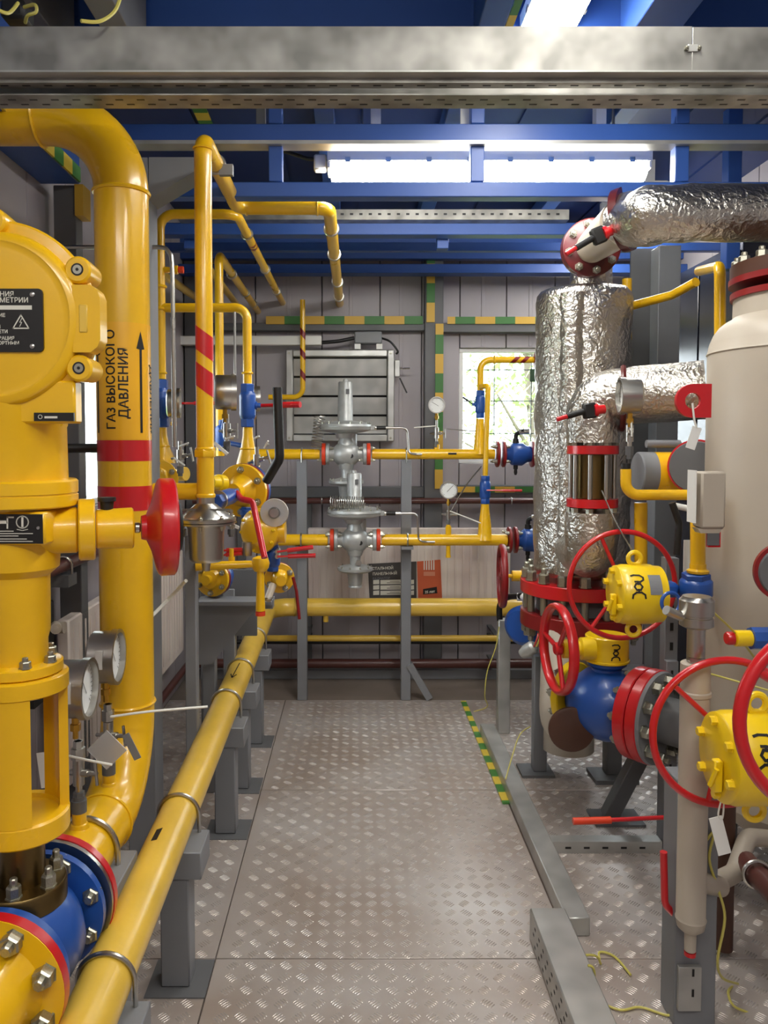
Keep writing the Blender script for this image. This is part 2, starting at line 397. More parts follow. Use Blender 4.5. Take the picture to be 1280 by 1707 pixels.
struct('baseboard_back', MB().span((XL, 5.06, -.002), (XR, YB - .005, .06), .003), GREY, 'grey steel sill rail along the foot of the end wall')
for x in (-.78, -.34): struct('wall_stud', MB().span((x, 5.13, .06), (x + .05, YB - .005, 1.19), .003), GREYD, 'slim grey stud low on the end wall')
def strip(a, b, m, label, nm='bonding_strip'):
    return MB().span(a, b).obj(nm, m, label=label, cat='grounding strip')
strip((-.58, 5.108, 2.32), (.44, 5.116, 2.372), TAPEX, 'yellow and green striped bar on girt above the louvre')
strip((.6, 5.108, 2.322), (2.0, 5.116, 2.368), TAPEX, 'yellow and green striped bar on girt above the window')
strip((.462, 5.088, 2.33), (.515, 5.096, 2.75), TAPEZ, 'short upper yellow and green striped bar on wall post')
strip((.52, 5.088, 1.25), (.572, 5.096, 2.32), TAPEZ, 'long lower yellow and green striped bar beside the window')
strip((.58, 5.1, 1.225), (1.25, 5.108, 1.262), TAPEX, 'yellow and green striped bar below the window sill')
# ---- ceiling steel
def beam(a, b, label, m=BEAM, nm='ceiling_beam'): return struct(nm, MB().span(a, b, .003), m, label)
Yt = 2.9
zt = lambda py, Y: P(0, py, Y).z
xx = lambda px, Y: (px - VX) * Y / F
beam((XL, Yt, zt(235, Yt)), (XR, Yt + .06, zt(206, Yt)), 'long bright blue upper beam of the hanging ladder frame')
beam((XL + .3, Yt, zt(328, Yt)), (XR, Yt + .06, zt(303, Yt)), 'long blue lower beam below the lit tube lamp')
for px, nm in ((461, 'leftmost'), (793, 'middle'), (1129, 'rightmost')):
    x = xx(px, Yt); beam((x - .025, Yt + .003, zt(302, Yt)), (x + .025, Yt + .055, zt(236, Yt)), nm + ' short blue strut between the two ladder beams', nm='ceiling_strut')
    beam((x - .025, Yt + .003, zt(205, Yt)), (x + .025, Yt + .055, ZC - .012), nm + ' blue hanger above the upper ladder beam', nm='ceiling_hanger')
for px in (438, 772): beam((xx(px, 2.97) - .018, 2.962, zt(205, 2.9) - .05), (xx(px, 2.97) + .018, 2.975, ZC - .012), 'pale hanger strap behind the upper ladder beam, ' + ('left' if px < 500 else 'right'), GREY if px < 500 else WHITE, 'ceiling_strap')  # right strap's white is lamp light put into its colour
r = MB().span((XL + .3, Yt - .02, zt(243, Yt)), (XR, Yt + .05, zt(237, Yt))); struct('mounting_rail', r, GALV, 'thin galvanised rail under the upper blue beam')
beam((XL, 3.95, zt(391, 3.95)), (XR, 4.03, zt(371, 3.95)), 'blue cross beam in front of the end wall')
g = thing('cable_channel', 'perforated grey cable channel resting over the far blue beam', 'cable tray', (0, 3.9, zt(366, 3.9)))
MB().span((XL + .25, 3.88, zt(366, 3.88)), (1.05, 3.884, zt(349, 3.88))).obj('side_wall', GALVD, g)
MB().span((XL + .25, 3.884, zt(366, 3.88)), (1.05, 3.98, zt(366, 3.88) + .003)).obj('bottom', GALVD, g)
for k in range(40): MB().box((-.8 + k * .046, 3.879, zt(357, 3.88)), (.016, .003, .009)).obj('slot', BLACK, g)
beam((XL, 5.04, zt(432, 5.05)), (XR, 5.1, zt(396, 5.05)), 'dark blue fascia beam along the top of the end wall')
beam((XL, 4.98, zt(456, 5.0)), (XR, 5.09, zt(441, 5.0)), 'narrow blue angle under the fascia beam')
beam((XL, 4.45, zt(418, 4.45)), (XR, 4.5, zt(404, 4.45)), 'slim blue purlin near the end wall')
for px, nm in ((545, 'left'), (745, 'middle'), (1000, 'right')):
    x = xx(px, 3.5); beam((x - .04, 3.0, 2.88), (x + .04, 5.04, 2.96), nm + ' blue purlin running to the end wall')
for px in (335, 728):
    x = xx(px, 4.3); beam((x - .03, 4.05, zt(418, 4.1)), (x + .03, 4.1, zt(372, 4.0)), 'short blue hanger behind pipes, ' + ('left' if px < 500 else 'centre'), nm='ceiling_hanger')
beam((.83, 1.5, 2.78), (.97, 2.86, 2.95), 'pale blue box beam to the right of the overhead lamp')
beam((.37, 1.5, 2.8), (.45, 2.86, 2.95), 'blue box beam to the left of the overhead lamp')
beam((-.9, 2.5, 2.83), (1.9, 2.58, 2.98), 'deep blue cross beam above the cable tray')
strip((.452, 1.5, 2.8), (.475, 2.86, 2.81), TAPEY, 'yellow and green striped bar beside the overhead lamp')
strip((-.7, 3.0, 2.98), (-.64, 3.9, 2.987), TAPEY, 'yellow and green striped bar along the dark ceiling')
# left top: soffit beam along the side wall
beam((XL, .4, 2.47), (-.98, 2.82, 2.62), 'dark blue soffit beam along the left wall')
beam((-1.0, .4, 2.6), (-.94, 2.82, 2.72), 'blue angle on top of the left soffit beam')
strip((-.978, 1.2, 2.47), (-.97, 2.8, 2.52), TAPEY, 'yellow and green striped bar along the left soffit')
strip((-1.0, 2.82, 2.36), (-.97, 2.9, 2.47), TAPEZ, 'short striped drop piece at the soffit end')
beam((-1.08, 2.83, 0), (-1.0, 2.9, 2.47), 'grey wall column behind the tall yellow pipe', GREYD, 'wall_column')
beam((XL, 1.95, 0), (-1.06, 2.02, 2.47), 'grey wall column beside the actuator', GREYD, 'wall_column')
beam((-.72, 1.2, 2.72), (-.64, 2.45, 2.95), 'grey hanger profile above the elbow', GREY, 'ceiling_hanger')
beam((-1.08, 1.2, 2.72), (-.86, 2.45, 2.95), 'dark grey profile in the top left corner', GREYD, 'ceiling_profile')
# grey gusset plate with its bracket arm behind the column
gp = [P(248, 262, 2.7), P(330, 262, 2.7), P(326, 285, 2.7), P(248, 332, 2.7)]
MB().prism(gp, (0, .12, 0)).obj('gusset_bracket', GREY, label='triangular grey gusset bracket beside the top of the yellow column', cat='bracket')
MB().span((P(200, 262, 2.7).x, 2.7, 0), (P(248, 262, 2.7).x - .003, 2.82, zt(262, 2.7)), .003).obj('support_column', GREY, label='grey column hidden behind the thick yellow pipe', cat='post')
# cable tray across the top of the picture
tray = thing('cable_tray', 'wide galvanised cable tray crossing the whole top of the view', 'cable tray', (0, 1.84, 2.39))
ty, tz0, tz1 = 1.78, zt(119, 1.78), zt(44, 1.78)
jx = xx(1141, 1.78)
MB().span((XL + .01, ty, tz0), (jx - .001, ty + .003, tz1)).obj('side_sheet', GALVD, tray)
MB().span((jx + .001, ty - .001, tz0 - .002), (XR - .01, ty + .002, tz1 - .002)).obj('side_sheet', GALVD, tray)
MB().span((XL + .01, ty - .006, tz0 - .004), (XR - .01, ty + .022, tz0)).obj('lip', GALV, tray)
MB().span((XL + .01, ty + .05, tz0 - .03), (XR - .01, ty + .12, tz0 - .027)).obj('bottom_sheet', GALVD, tray)
MB().span((XL + .01, ty + .022, tz0 - .015), (XR - .01, ty + .05, tz0 - .002)).obj('bottom_sheet', GALVD, tray)
MB().span((XL + .01, ty + .12, tz0 - .03), (XR - .01, ty + .123, tz1)).obj('back_sheet', GALVD, tray)
for k in range(56):
    x = -.95 + k * .05
    for yy, zz in ((ty + .036, tz0 - .0152), (ty + .075, tz0 - .0302), (ty + .1, tz0 - .0302)):
        MB().box((x + (.02 if yy > 1.87 else 0), yy, zz), (.018, .005, .0008)).obj('slot', BLACK, tray)
MB().box((jx, ty - .003, (tz0 + tz1) / 2), (.022, .004, .016), None, .001).obj('joint_clip', GALV, tray)
for s in (-1, 1): bolt(tray, (jx + s * .014, ty - .002, (tz0 + tz1) / 2), (0, -1, 0), .005, .006, BOLT)
# ---- lamps: sealed fluorescent battens
def batten(c, axis, L, label, wd=.1, ht=.085):
    c = V(c); a = V(axis); n = AZ.cross(a)
    t = thing('fluorescent_lamp', label, 'lamp', c)
    def q(u, v, z): return c + a * u + n * v + AZ * z
    h = MB(); prof = [(-wd / 2, .0), (-wd / 2, ht * .45), (-wd / 4, ht * .6), (wd / 4, ht * .6), (wd / 2, ht * .45), (wd / 2, 0)]
    h.prism([q(-L / 2, v, z) for v, z in prof], a * L); h.obj('housing', WHITE, t)
    d = MB(); prof = [(-wd * .46, -.001), (wd * .46, -.001), (wd * .4, -ht * .35), (wd * .2, -ht * .48), (-wd * .2, -ht * .48), (-wd * .4, -ht * .35)]
    d.prism([q(-L / 2 + .015, v, z) for v, z in prof], a * (L - .03)); d.obj('diffuser', LAMPM, t)
    for s in (-1, 1):
        if c.z < 2.9: MB().box(q(s * L * .35, 0, (ZC - .012 - c.z) * .5 + ht * .28), [abs(k) for k in (a * .04 + n * .05)][:2] + [ZC - .012 - c.z - ht * .56]).obj('mount', WHITE, t)
        MB().box(q(s * (L / 2 - .006), 0, -.012), [abs(k) for k in (a * .016 + n * wd * .94 + AZ * .03)], None, .004).obj('end_cap', WHITE, t)
    for k in range(8):
        for s in (-1, 1): MB().box(q(-L / 2 + L * (k + .5) / 8, s * wd * .5, .002), [abs(z) for z in (a * .02 + n * .008 + AZ * .02)]).obj('clip', STEEL, t)
    return t
lc = P(812, 277, 3.16)
HANG = None
lamp1 = batten((lc.x, 3.16, lc.z), (1, 0, 0), 1.27, 'lit white tube lamp hanging crosswise behind the blue ladder frame', .13, .13)
MB().tube([lc + V((-.64, 0, .02)), lc + V((-.72, 0, .03)), lc + V((-.85, .02, .08))], .008, 8, .03).obj('cable', BLACK, lamp1)
MB().box(lc + V((-.665, -.0, .01)), (.05, .05, .06), None, .006).obj('junction_box', WHITE, lamp1)
for sx in (-.5, .5): MB().tube([lc + V((sx, 0, .06)), V((lc.x + sx, lc.y, ZC - .01))], .006, 8).obj('hanger_rod', STEEL, lamp1)
batten((1.5, 4.4, 2.78), (0, 1, 0), 1.0, 'added fill tube lamp high behind the foil wrapped pipe at right', .14, .1)  # added lamp, brightens the otherwise dark back of the room
batten((.6, 1.98, 2.84), (0, 1, 0), 1.3, 'lit tube lamp at the very top running away from the viewer', .17, .1)
batten((.6, .2, 2.84), (0, 1, 0), 1.3, 'tube lamp over the aisle behind the viewer', .17, .1)
batten((-.4, -.6, 2.84), (1, 0, 0), 1.3, 'tube lamp over the entrance behind the viewer', .17, .1)
# ---- outside, seen through the windows
ground = MB().span((-14, YB + .3, -.6), (14, 30, -.5)).obj('meadow', GRASS, kind='structure', label='pale green meadow outside the windows')
MB().span((-14, -6, -.6), (XL - .3, YB + .29, -.5)).obj('meadow', GRASS, kind='structure', label='pale grass strip outside the side window')
def tree(x, y, h, label, seed):
    rnd = random.Random(seed); t = thing('tree', label, 'tree', (x, y, -.5), 'trees beyond the end window')
    tr = MB().tube([(x, y, -.5), (x + .1, y, h * .4), (x - .05, y + .1, h * .8)], [.11, .08, .03], 8); tr.obj('trunk', BARK, t)
    for k in range(9):
        z = h * (.15 + .08 * k); a = rnd.uniform(0, 6.28); MB().tube([(x + .05, y, z), (x + math.cos(a) * .9, y + math.sin(a) * .9, z + rnd.uniform(.3, .8))], [.03, .008], 6).obj('branch', BARK, t)
    lf = MB()
    for k in range(2600):
        a = rnd.uniform(0, 6.28); z = rnd.uniform(-.1, 1); R = (1.3 * math.sqrt(rnd.random())) * (1.05 - .55 * z)
        c = V((x + R * math.cos(a), y + R * math.sin(a), h * (.12 + .9 * z))); u = V((rnd.gauss(0, 1), rnd.gauss(0, 1), rnd.gauss(0, 1))).normalized(); v = basis(u)[0]; s = rnd.uniform(.04, .08)
        lf.add([c - u * s, c + v * s * .5, c + u * s, c - v * s * .5], [(0, 1, 2, 3)])
    o = lf.obj('foliage', LEAF, t); o['kind'] = 'stuff'
tree(2.0, 9.0, 3.6, "leafy tree outside, left in the end window", 1)
tree(5.2, 11, 4.2, "leafy tree outside, right in the end window", 2)
tree(3.4, 14.5, 5, "leafy tree furthest away outside the end window", 3)
# ================================================================ BUILDERS
def weld(parent, p, axis, r, m=None, name='weld_bead', tk=.006):
    a = V(axis).normalized(); return MB().torus(p, a, r + tk * .15, tk, 36, 6).obj(name, m or YEL, parent)
def u_bolt(parent, c, axis, r, drop, wire=.005, name='u_bolt', side=None):
    """U-bolt over a pipe at c running along axis; legs drop below the pipe centre"""
    c = V(c); a = V(axis).normalized(); n = (side or AZ.cross(a)).normalized(); up = a.cross(n)
    if up.z < 0 and side is None: up = -up
    R = r + wire; pts = [c - n * R - up * drop]
    for k in range(17):
        t = PI - PI * k / 16; pts.append(c + n * R * math.cos(t) + up * R * math.sin(t))
    pts.append(c + n * R - up * drop)
    o = MB().tube(pts, wire, 8).obj(name, STEEL, parent)
    return o
def clamp_ring(parent, c, axis, r, name='pipe_clamp', m=None):
    return MB().torus(c, axis, r + .003, .0055, 28, 6).obj(name, m or STEEL, parent)
def handwheel(c, axis, R, rim, label, m=None, spokes=3, ph=.3, hub=.03, dish=.0, loc=None, parent=None, depth=.03, flat=1.0):
    m = m or RED; c = V(c); u, v, n = basis(V(axis))
    t = parent or thing('handwheel', label, 'handwheel', c - AZ * R)
    MB().torus(c, n, R, rim, 56, 10, flat).obj('rim', m, t)
    for k in range(spokes):
        a = ph + 2 * PI * k / spokes; d = u * math.cos(a) + v * math.sin(a)
        MB().tube([c - n * dish + d * hub * .7, c - n * dish * .6 + d * R * .5, c + d * R], rim * .72, 10).obj('spoke', m, t)
    MB().lathe(c - n * (dish + depth * .5), n, [(0, hub * .8), (depth * .2, hub), (depth * .8, hub), (depth, hub * .8)], 20).obj('hub', m, t)
    return t
def gauge(c, face, R, label, stem=.06, dep=None, case=None, needle=2.2, tagside=0, bezel=None):
    """round pressure gauge; face: direction the dial looks, stem goes down"""
    c = V(c); n = V(face).normalized(); dep = dep or R * .75; case = case or STEEL; u, v, n = basis(n)
    t = thing('pressure_gauge', label, 'gauge', c - AZ * (R + stem))
    MB().lathe(c - n * dep, n, [(0, R * .86), (dep * .08, R * .93), (dep * .5, R * .94), (dep * .8, R * .94)], 32).obj('case', case, t)
    MB().ring(c - n * dep * .22, n, R * .88, R, dep * .26, 40).obj('bezel', bezel or case, t)
    dl = MB().lathe(c - n * dep * .2, n, [(0, R * .87), (.001, R * .87)], 32).obj('dial', DIAL, t)
    up = (AZ - n * AZ.dot(n)).normalized() if abs(n.z) < .95 else u; sd = up.cross(n)
    fn = lambda x, y: c - n * (dep * .2 - .0018) + sd * x + up * y
    tk = MB()
    for k in range(25):
        a = math.radians(225 - 270 * k / 24); r0 = R * (.66 if k % 4 == 0 else .74)
        tk.strokes([[(r0 * math.cos(a), r0 * math.sin(a)), (R * .82 * math.cos(a), R * .82 * math.sin(a))]], R * .025, fn)
    tk.obj('scale_marks', INK, dl)
    nd = MB(); ca, sa = math.cos(needle), math.sin(needle)
    f2 = lambda x, y: c - n * (dep * .2 - .003) + sd * x + up * y
    nd.strokes([[(-.25 * R * ca, -.25 * R * sa), (.68 * R * ca, .68 * R * sa)]], R * .04, f2); nd.obj('needle', INK, dl)
    b = c - n * dep * .5 - AZ * R * .9
    MB().lathe(b, -AZ, [(0, .009), (.02, .009), (.02, .013), (.036, .013), (.036, .007), (max(stem, .05), .007)], 6 if R > .05 else 8).obj('stem', GOLD if tagside >= 0 else STEEL, t)
    return t
def needle_valve(top, H, label, tdir=(1, 0, 0), m=None):
    """instrument block valve between top and top-H, with a T handle toward tdir and a bleed cock"""
    top = V(top); d = V(tdir).normalized(); m = m or STEEL; t = thing('instrument_valve', label, 'valve', top - AZ * H)
    MB().lathe(top, -AZ, [(0, .008), (H * .25, .008), (H * .25, .014), (H * .62, .014), (H * .62, .008), (H * .72, .008)], 12).obj('body', m, t)
    MB().lathe(top - AZ * H * .72, -AZ, [(0, .014), (H * .2, .014), (H * .2, .01), (H * .28, .01)], 6).obj('nut', GREYD, t)
    s = top - AZ * H * .45
    MB().lathe(s, d, [(0, .009), (.03, .009), (.03, .006), (.055, .006)], 10).obj('spindle', m, t)
    k = basis(d)[1]; e = s + d * .053
    MB().tube([e - k * .028, e + k * .028], .0042, 8).obj('tee_handle', m, t)
    MB().lathe(s, -d, [(0, .009), (.022, .009), (.022, .005), (.04, .005)], 8).obj('bleed_cock', m, t)
    return t
def inline_valve(a, b, r, label, lever=None, m=None, lm=None, lev_at=.5, lev_side=None, lev_r=.006, name='ball_valve'):
    """threaded ball valve from a to b, hex ends, lever vector from its stem"""
    a, b = V(a), V(b); m = m or BLU; d = (b - a); L = d.length; d.normalize()
    t = thing(name, label, 'valve', a if a.z < b.z else b)
    MB().lathe(a + d * L * .18, d, [(0, r * .8), (L * .06, r * .95), (L * .1, r), (L * .54, r), (L * .58, r * .95), (L * .64, r * .8)], 16).obj('body', m, t)
    for q in (a, b - d * L * .2): MB().lathe(q, d, [(0, r * .78), (.003, r * .86), (L * .2 - .003, r * .86), (L * .2, r * .78)], 6).obj('end_nut', m, t)
    if lever is not None:
        s = V(lev_side) if lev_side is not None else V(lever).normalized(); p = a + d * L * lev_at
        MB().lathe(p, s, [(0, r * .5), (r * 1.15, r * .5), (r * 1.15, r * .3), (r * 1.6, r * .3)], 12).obj('stem', m, t)
        lv = V(lever); q = p + s * r * 1.5
        if (lv.normalized() - s).length < .1: pts = [p + s * r * 1.1, p + lv]
        else: pts = [q, q + lv]
        lo = MB().tube(pts, lev_r * .8, 8).obj('lever', lm or RED, t)
        e = pts[-1]; dd = (pts[-1] - pts[0]).normalized(); MB().tube([e - dd * lv.length * .55, e], lev_r * 1.4, 10).obj('grip', lm or RED, lo)
    return t
def flange(parent, c, axis, R, t, m, n=8, br=.012, bh=.014, bm_=None, name='flange', bore=0, side=1, ph=.2, bR=.8, both=False):
    c = V(c); a = V(axis).normalized()
    o = MB().lathe(c, a, [(0, R - .002), (.002, R), (t - .002, R), (t, R - .002)], 40).obj(name, m, parent)
    if n: bolts(parent, c + a * t if side > 0 else c, a * side, R * bR, n, br, bh, bm_ or BOLT, ph)
    return o
def small_bolts(parent, c, axis, R, n, r, h, m, ph=0.0, name='bolts'):
    b = MB(); u, v, k = basis(V(axis))
    for i in range(n):
        a = ph + 2 * PI * i / n; b.lathe(V(c) + (u * math.cos(a) + v * math.sin(a)) * R, k, [(0, r), (h, r)], 6)
    return b.obj(name, m, parent)
def wire(pts, r, label, m=None, cat='wire', n=5, name='ground_wire'):
    return MB().tube(smooth(pts, n), r, 6).obj(name, m or WIRE, label=label, cat=cat)
def smooth(pts, n=5):
    pts = [V(q) for q in pts]; out = []
    for i in range(len(pts) - 1):
        p0 = pts[max(i - 1, 0)]; p1 = pts[i]; p2 = pts[i + 1]; p3 = pts[min(i + 2, len(pts) - 1)]
        for k in range(n):
            t = k / n; out.append(.5 * ((2 * p1) + (p2 - p0) * t + (2 * p0 - 5 * p1 + 4 * p2 - p3) * t * t + (3 * p1 - p0 - 3 * p2 + p3) * t ** 3))
    out.append(pts[-1]); return out
# chain-link maker's mark, drawn upright in a unit box
_hexo = [(.5, 0), (.25, .22), (-.25, .22), (-.5, 0), (-.25, -.22), (.25, -.22), (.5, 0)]
MARK = [[(q[0] * .62, q[1] * 1.1) for q in _hexo], [(0, .2), (0, .44)], [(0, -.2), (0, -.46)],
        [(-.44, .92), (-.2, 1.0), (.24, .98), (.48, .78), (.46, .56), (.2, .4), (-.22, .42)],
        [(-.5, -.88), (-.46, -.62), (-.2, -.44), (.2, -.44), (.46, -.62), (.5, -.88)]]
def logo(parent, fn, s, wd):
    return MB().strokes([[(x * s, y * s) for x, y in l] for l in MARK], wd, fn).obj('maker_mark', INK, parent)
# ================================================================ LEFT FOREGROUND: column, actuator, valve
XA, ZA = -.675, .535           # axis of the thick pipe near the floor
YC = 2.285; RC = .0765         # tall column
TOPZ = zt(196, YC)
col = thing('gas_pipe', 'thick glossy yellow gas pipe rising to a wide elbow at left', 'pipe', (XA, YC, 0))
path = [V((XL + .01, YC, TOPZ)), V((XA, YC, TOPZ)), V((XA, YC, ZA)), V((XA, 1.70, ZA))]
MB().tube(path, RC, 40, .235, n=16).obj('pipe_run', YEL, col)
weld(col, (XA, YC, zt(322, YC)), AZ, RC); weld(col, (P(67, 196, YC).x, YC, TOPZ), AX, RC)
weld(col, (XA, YC, zt(1170, YC)), AZ, RC, tk=.005); weld(col, (XA, 2.04, ZA), AY, RC, tk=.005)
def sleeve(parent, x, y, z0, z1, r, m, name, slant=0.0, seg=48):
    b = MB(); vs = []; fs = []
    for k in range(seg):
        a = 2 * PI * k / seg; dx, dy = math.cos(a), math.sin(a); s = -slant * dx
        vs += [V((x + dx * r, y + dy * r, z0 + s)), V((x + dx * r, y + dy * r, z1 + s))]
    for k in range(seg): j = (k + 1) % seg; fs.append((2 * k, 2 * j, 2 * j + 1, 2 * k + 1))
    return b.add(vs, fs).obj(name, m, parent)
lb = mat('label_yellow', (236, 176, 34), .32)
sleeve(col, XA, YC, zt(733, YC), zt(543, YC), RC + .0007, lb, 'label_wrap')
sleeve(col, XA, YC, zt(768, YC), zt(734, YC), RC + .0009, RED, 'red_band')
sleeve(col, XA, YC, zt(849, YC), zt(809, YC), RC + .0009, RED, 'red_band')
def on_col(a0):      # reading upwards: x along +z, y to the left around the pipe
    def fn(x, y, z0=zt(717, YC)):
        a = a0 - y / RC; return V((XA + math.sin(a) * (RC + .0014), YC - math.cos(a) * (RC + .0014), z0 + x))
    return fn
pxa = lambda px: math.asin(max(-1, min(1, ((px - 209.5) / 43.5)))) + math.atan2(.675, 2.285) 
sz = .0365
t1 = MB(); write(t1, 'ГА3 BЫСОКОГО', sz, on_col(pxa(196)), 'L', .0006, .008); t1.obj('lettering', INK, col)
t2 = MB(); write(t2, 'ДАBЛЕНИЯ', sz, lambda x, y: on_col(pxa(216))(x + .03, y), 'L', .0006, .008); t2.obj('lettering', INK, col)
t3 = MB(); write(t3, 'ДАBЛЕНИЯ', sz, lambda x, y: on_col(pxa(247))(.19 - x, -y - .012), 'L', .0006, .008); t3.obj('lettering', INK, col)
for px, z0, z1 in ((236, 722, 556), (170, 722, 566)):
    a = pxa(px); f = lambda x, y, a=a: V((XA + math.sin(a + x / RC) * (RC + .0014), YC - math.cos(a + x / RC) * (RC + .0014), y))
    A0, A1 = zt(z0, YC), zt(z1, YC); ar = MB()
    ar.add([f(-.004, A0), f(.004, A0), f(.004, A1 - .045), f(-.004, A1 - .045)], [(0, 1, 2, 3)])
    ar.add([f(-.014, A1 - .05), f(0, A1 - .053), f(.014, A1 - .05), f(0, A1)], [(0, 1, 3), (1, 2, 3)]); ar.obj('flow_arrow', INK, col)
# flanged ball valve DN150, blue, under the actuator
YV0, YV1, YS = 1.42, 1.675, 1.548
val = thing('ball_valve', 'blue flanged ball valve low in the left corner under the yellow actuator', 'valve', (XA, YS, .0))
MB().lathe((XA, YV0 + .012, ZA), AY, [(0, .128), (.022, .128), (.024, .085), (.05, .1), (.09, .118), (.14, .118), (.18, .1), (.206, .085), (.208, .132), (.226, .132)], 44).obj('body', BLU, val)
bolts(val, (XA, YV1 - .02, ZA), (0, -1, 0), .112, 8, .019, .022, BOLT, .35)
MB().lathe((XA, YV0 + .006, ZA), AY, [(0, .135), (.006, .135)], 44).obj('gasket', BLU, val)
pf = thing('pipe_flange', 'yellow flange with red rim behind the blue valve at left', 'flange', (XA, YV1, .4))
MB().lathe((XA, YV1 + .001, ZA), AY, [(0, .14), (.012, .14)], 44).obj('raised_face', STEEL, pf)
MB().lathe((XA, YV1 + .014, ZA), AY, [(0, .142), (.02, .142)], 44).obj('rim', RED, pf)
MB().lathe((XA, YV1 + .035, ZA), AY, [(0, .141), (.004, .139), (.006, .1), (.03, .084), (.05, .0785)], 44).obj('neck', YEL, pf)
nf = thing('pipe_flange', 'yellow flange with red rim nearest the viewer, bottom left corner', 'flange', (XA, YV0, .4))
MB().lathe((XA, YV0, ZA), -AY, [(0, .14), (.024, .14)], 44).obj('rim', RED, nf)
MB().lathe((XA, YV0 - .0245, ZA), -AY, [(0, .1395), (.002, .1395), (.004, .1), (.03, .084), (.12, .079), (.45, .079)], 44).obj('neck', YEL, nf)
bolts(nf, (XA, YV0 - .0245, ZA), (0, -1, 0), .112, 8, .02, .024, BOLT, .35)
# bonnet: bronze flanges and stem under the yoke
bon = thing('valve_bonnet', 'bronze double flange and stem between the blue valve and yellow yoke', 'valve part', (XA, YS, .62))
zb = zt(1545, YS) + .012
MB().lathe((XA, YS, .64), AZ, [(0, .07), (zb - .64, .07)], 32).obj('neck', BLU, bon)
MB().lathe((XA, YS, zb), AZ, [(0, .08), (.004, .084), (.032, .084), (.036, .08)], 40).obj('lower_flange', BRASS, bon)
MB().lathe((XA, YS, zb + .041), AZ, [(0, .08), (.004, .085), (.042, .085), (.046, .082)], 40).obj('upper_flange', BRASS, bon)
bolts(bon, (XA, YS, zb + .087), AZ, .066, 6, .014, .026, BOLT, .15)
MB().lathe((XA, YS, zb + .087), AZ, [(0, .044), (.1, .042)], 32).obj('stem_housing', BRASS, bon)
MB().cyl((XA + .0, YS - .0845, zb + .022), (XA, YS - .087, zb + .022), .004, 10).obj('grub_screw', STEEL, bon)
# yoke
zy0, zy1 = zt(1400, YS) + .02, zt(1120, YS)
yk = thing('actuator_yoke', 'open yellow yoke frame carrying the big actuator', 'actuator part', (XA, YS, zy0))
MB().lathe((XA, YS, zy0), AZ, [(0, .088), (.004, .092), (.04, .092), (.044, .088), (.044, .072), (.036, .07)], 48).obj('lower_ring', YEL, yk)
MB().lathe((XA, YS, zy1 - .035), AZ, [(0, .09), (.003, .094), (.032, .094), (.035, .09)], 48).obj('upper_ring', YEL, yk)
for a0, a1 in ((-95, -35), (35, 95), (145, 215)):       # pillars as thick shell strips
    pts = []
    a0 -= 20; a1 -= 20
    for k in range(9):
        a = math.radians(a0 + (a1 - a0) * k / 8); pts.append((math.cos(a), math.sin(a)))
    prof = [V((XA + c * .091, YS + s * .091, zy0 + .043)) for c, s in pts] + [V((XA + c * .073, YS + s * .073, zy0 + .043)) for c, s in reversed(pts)]
    MB().prism(prof, (0, 0, zy1 - .034 - zy0 - .043)).obj('pillar', YEL, yk)
MB().cyl((XA, YS, zb + .15), (XA, YS, zy1 - .03), .018, 20).obj('spindle', STEEL, yk)
# actuator body stack
ac = thing('electric_actuator', 'huge yellow electric actuator with round cover at the left edge', 'actuator', (XA, YS, zy1))
zz = lambda py: zt(py, YS)
MB().lathe((XA, YS, zy1 + .001), AZ, [(0, .08), (.003, .084), (.02, .084), (.023, .078)], 44).obj('base_flange', YEL, ac)
for a in (-1.0, -.2, .9, 2.6): bolt(ac, (XA + .07 * math.cos(a), YS + .07 * math.sin(a), zy1 + .024), AZ, .011, .014, BOLT)
zq = zy1 + .024
MB().lathe((XA, YS, zq), AZ, [(0, .056), (zz(1065) - zq, .056), (zz(1050) - zq, .061), (zz(958) - zq, .062), (zz(945) - zq, .08), (zz(900) - zq, .084), (zz(845) - zq, .084)], 44).obj('gear_column', YEL, ac)
MB().lathe((XA, YS, zz(844)), AZ, [(0, .114), (.003, .118), (.023, .118), (.024, .116), (.027, .116), (.028, .118), (.05, .118), (.054, .114)], 48).obj('joint_flange', YEL, ac)
MB().lathe((XA, YS, zz(815)), AZ, [(0, .1), (zz(712) - zz(815), .098), (zz(708) - zz(815), .1), (zz(640) - zz(815), .1)], 44).obj('upper_body', YEL, ac)
bolt(ac, (XA + .062, YS - .088, zz(814)), AZ, .01, .012, YEL)
# side gear nose and manual wheel, turned a little away from the aisle
zs = zz(884); ND = V((math.cos(.33), math.sin(.33), 0)); NB = V((XA, YS - .03, zs))
def ns(px):          # distance along the nose whose image column is px
    k = (px - VX) / F; return (k * NB.y - NB.x) / (ND.x - k * ND.y)
def nose(px0, px1, r0, r1, name, m, par, seg=32):
    L = ns(px1) - ns(px0); return MB().lathe(NB + ND * ns(px0), ND, [(0, r0 - .003), (.003, r0), (L - .003, r1), (L, r1 - .003)], seg).obj(name, m, par)
nose(60, 128, .046, .046, 'gear_nose', YEL, ac); nose(129, 157, .062, .062, 'nose_collar', YEL, ac); nose(158, 221, .04, .042, 'nose_sleeve', YEL, ac)
MB().lathe(NB + ND * ns(177) + AZ * .038, AZ, [(0, .012), (.018, .014), (.018, .018), (.026, .018)], 16).obj('vent_plug', BLACK, ac)
nose(222, 233, .011, .011, 'shaft', STEEL, ac, 14)
hp = NB + ND * ns(234)
hw = thing('handwheel', 'solid red handwheel seen edge-on in front of the tall yellow pipe', 'handwheel', hp - AZ * .1)
MB().lathe(hp, ND, [(0, .024), (.01, .027), (.02, .05), (.03, .09), (.034, .098), (.038, .101), (.064, .101), (.068, .096), (.068, .06), (.06, .055)], 48).obj('wheel', RED, hw)
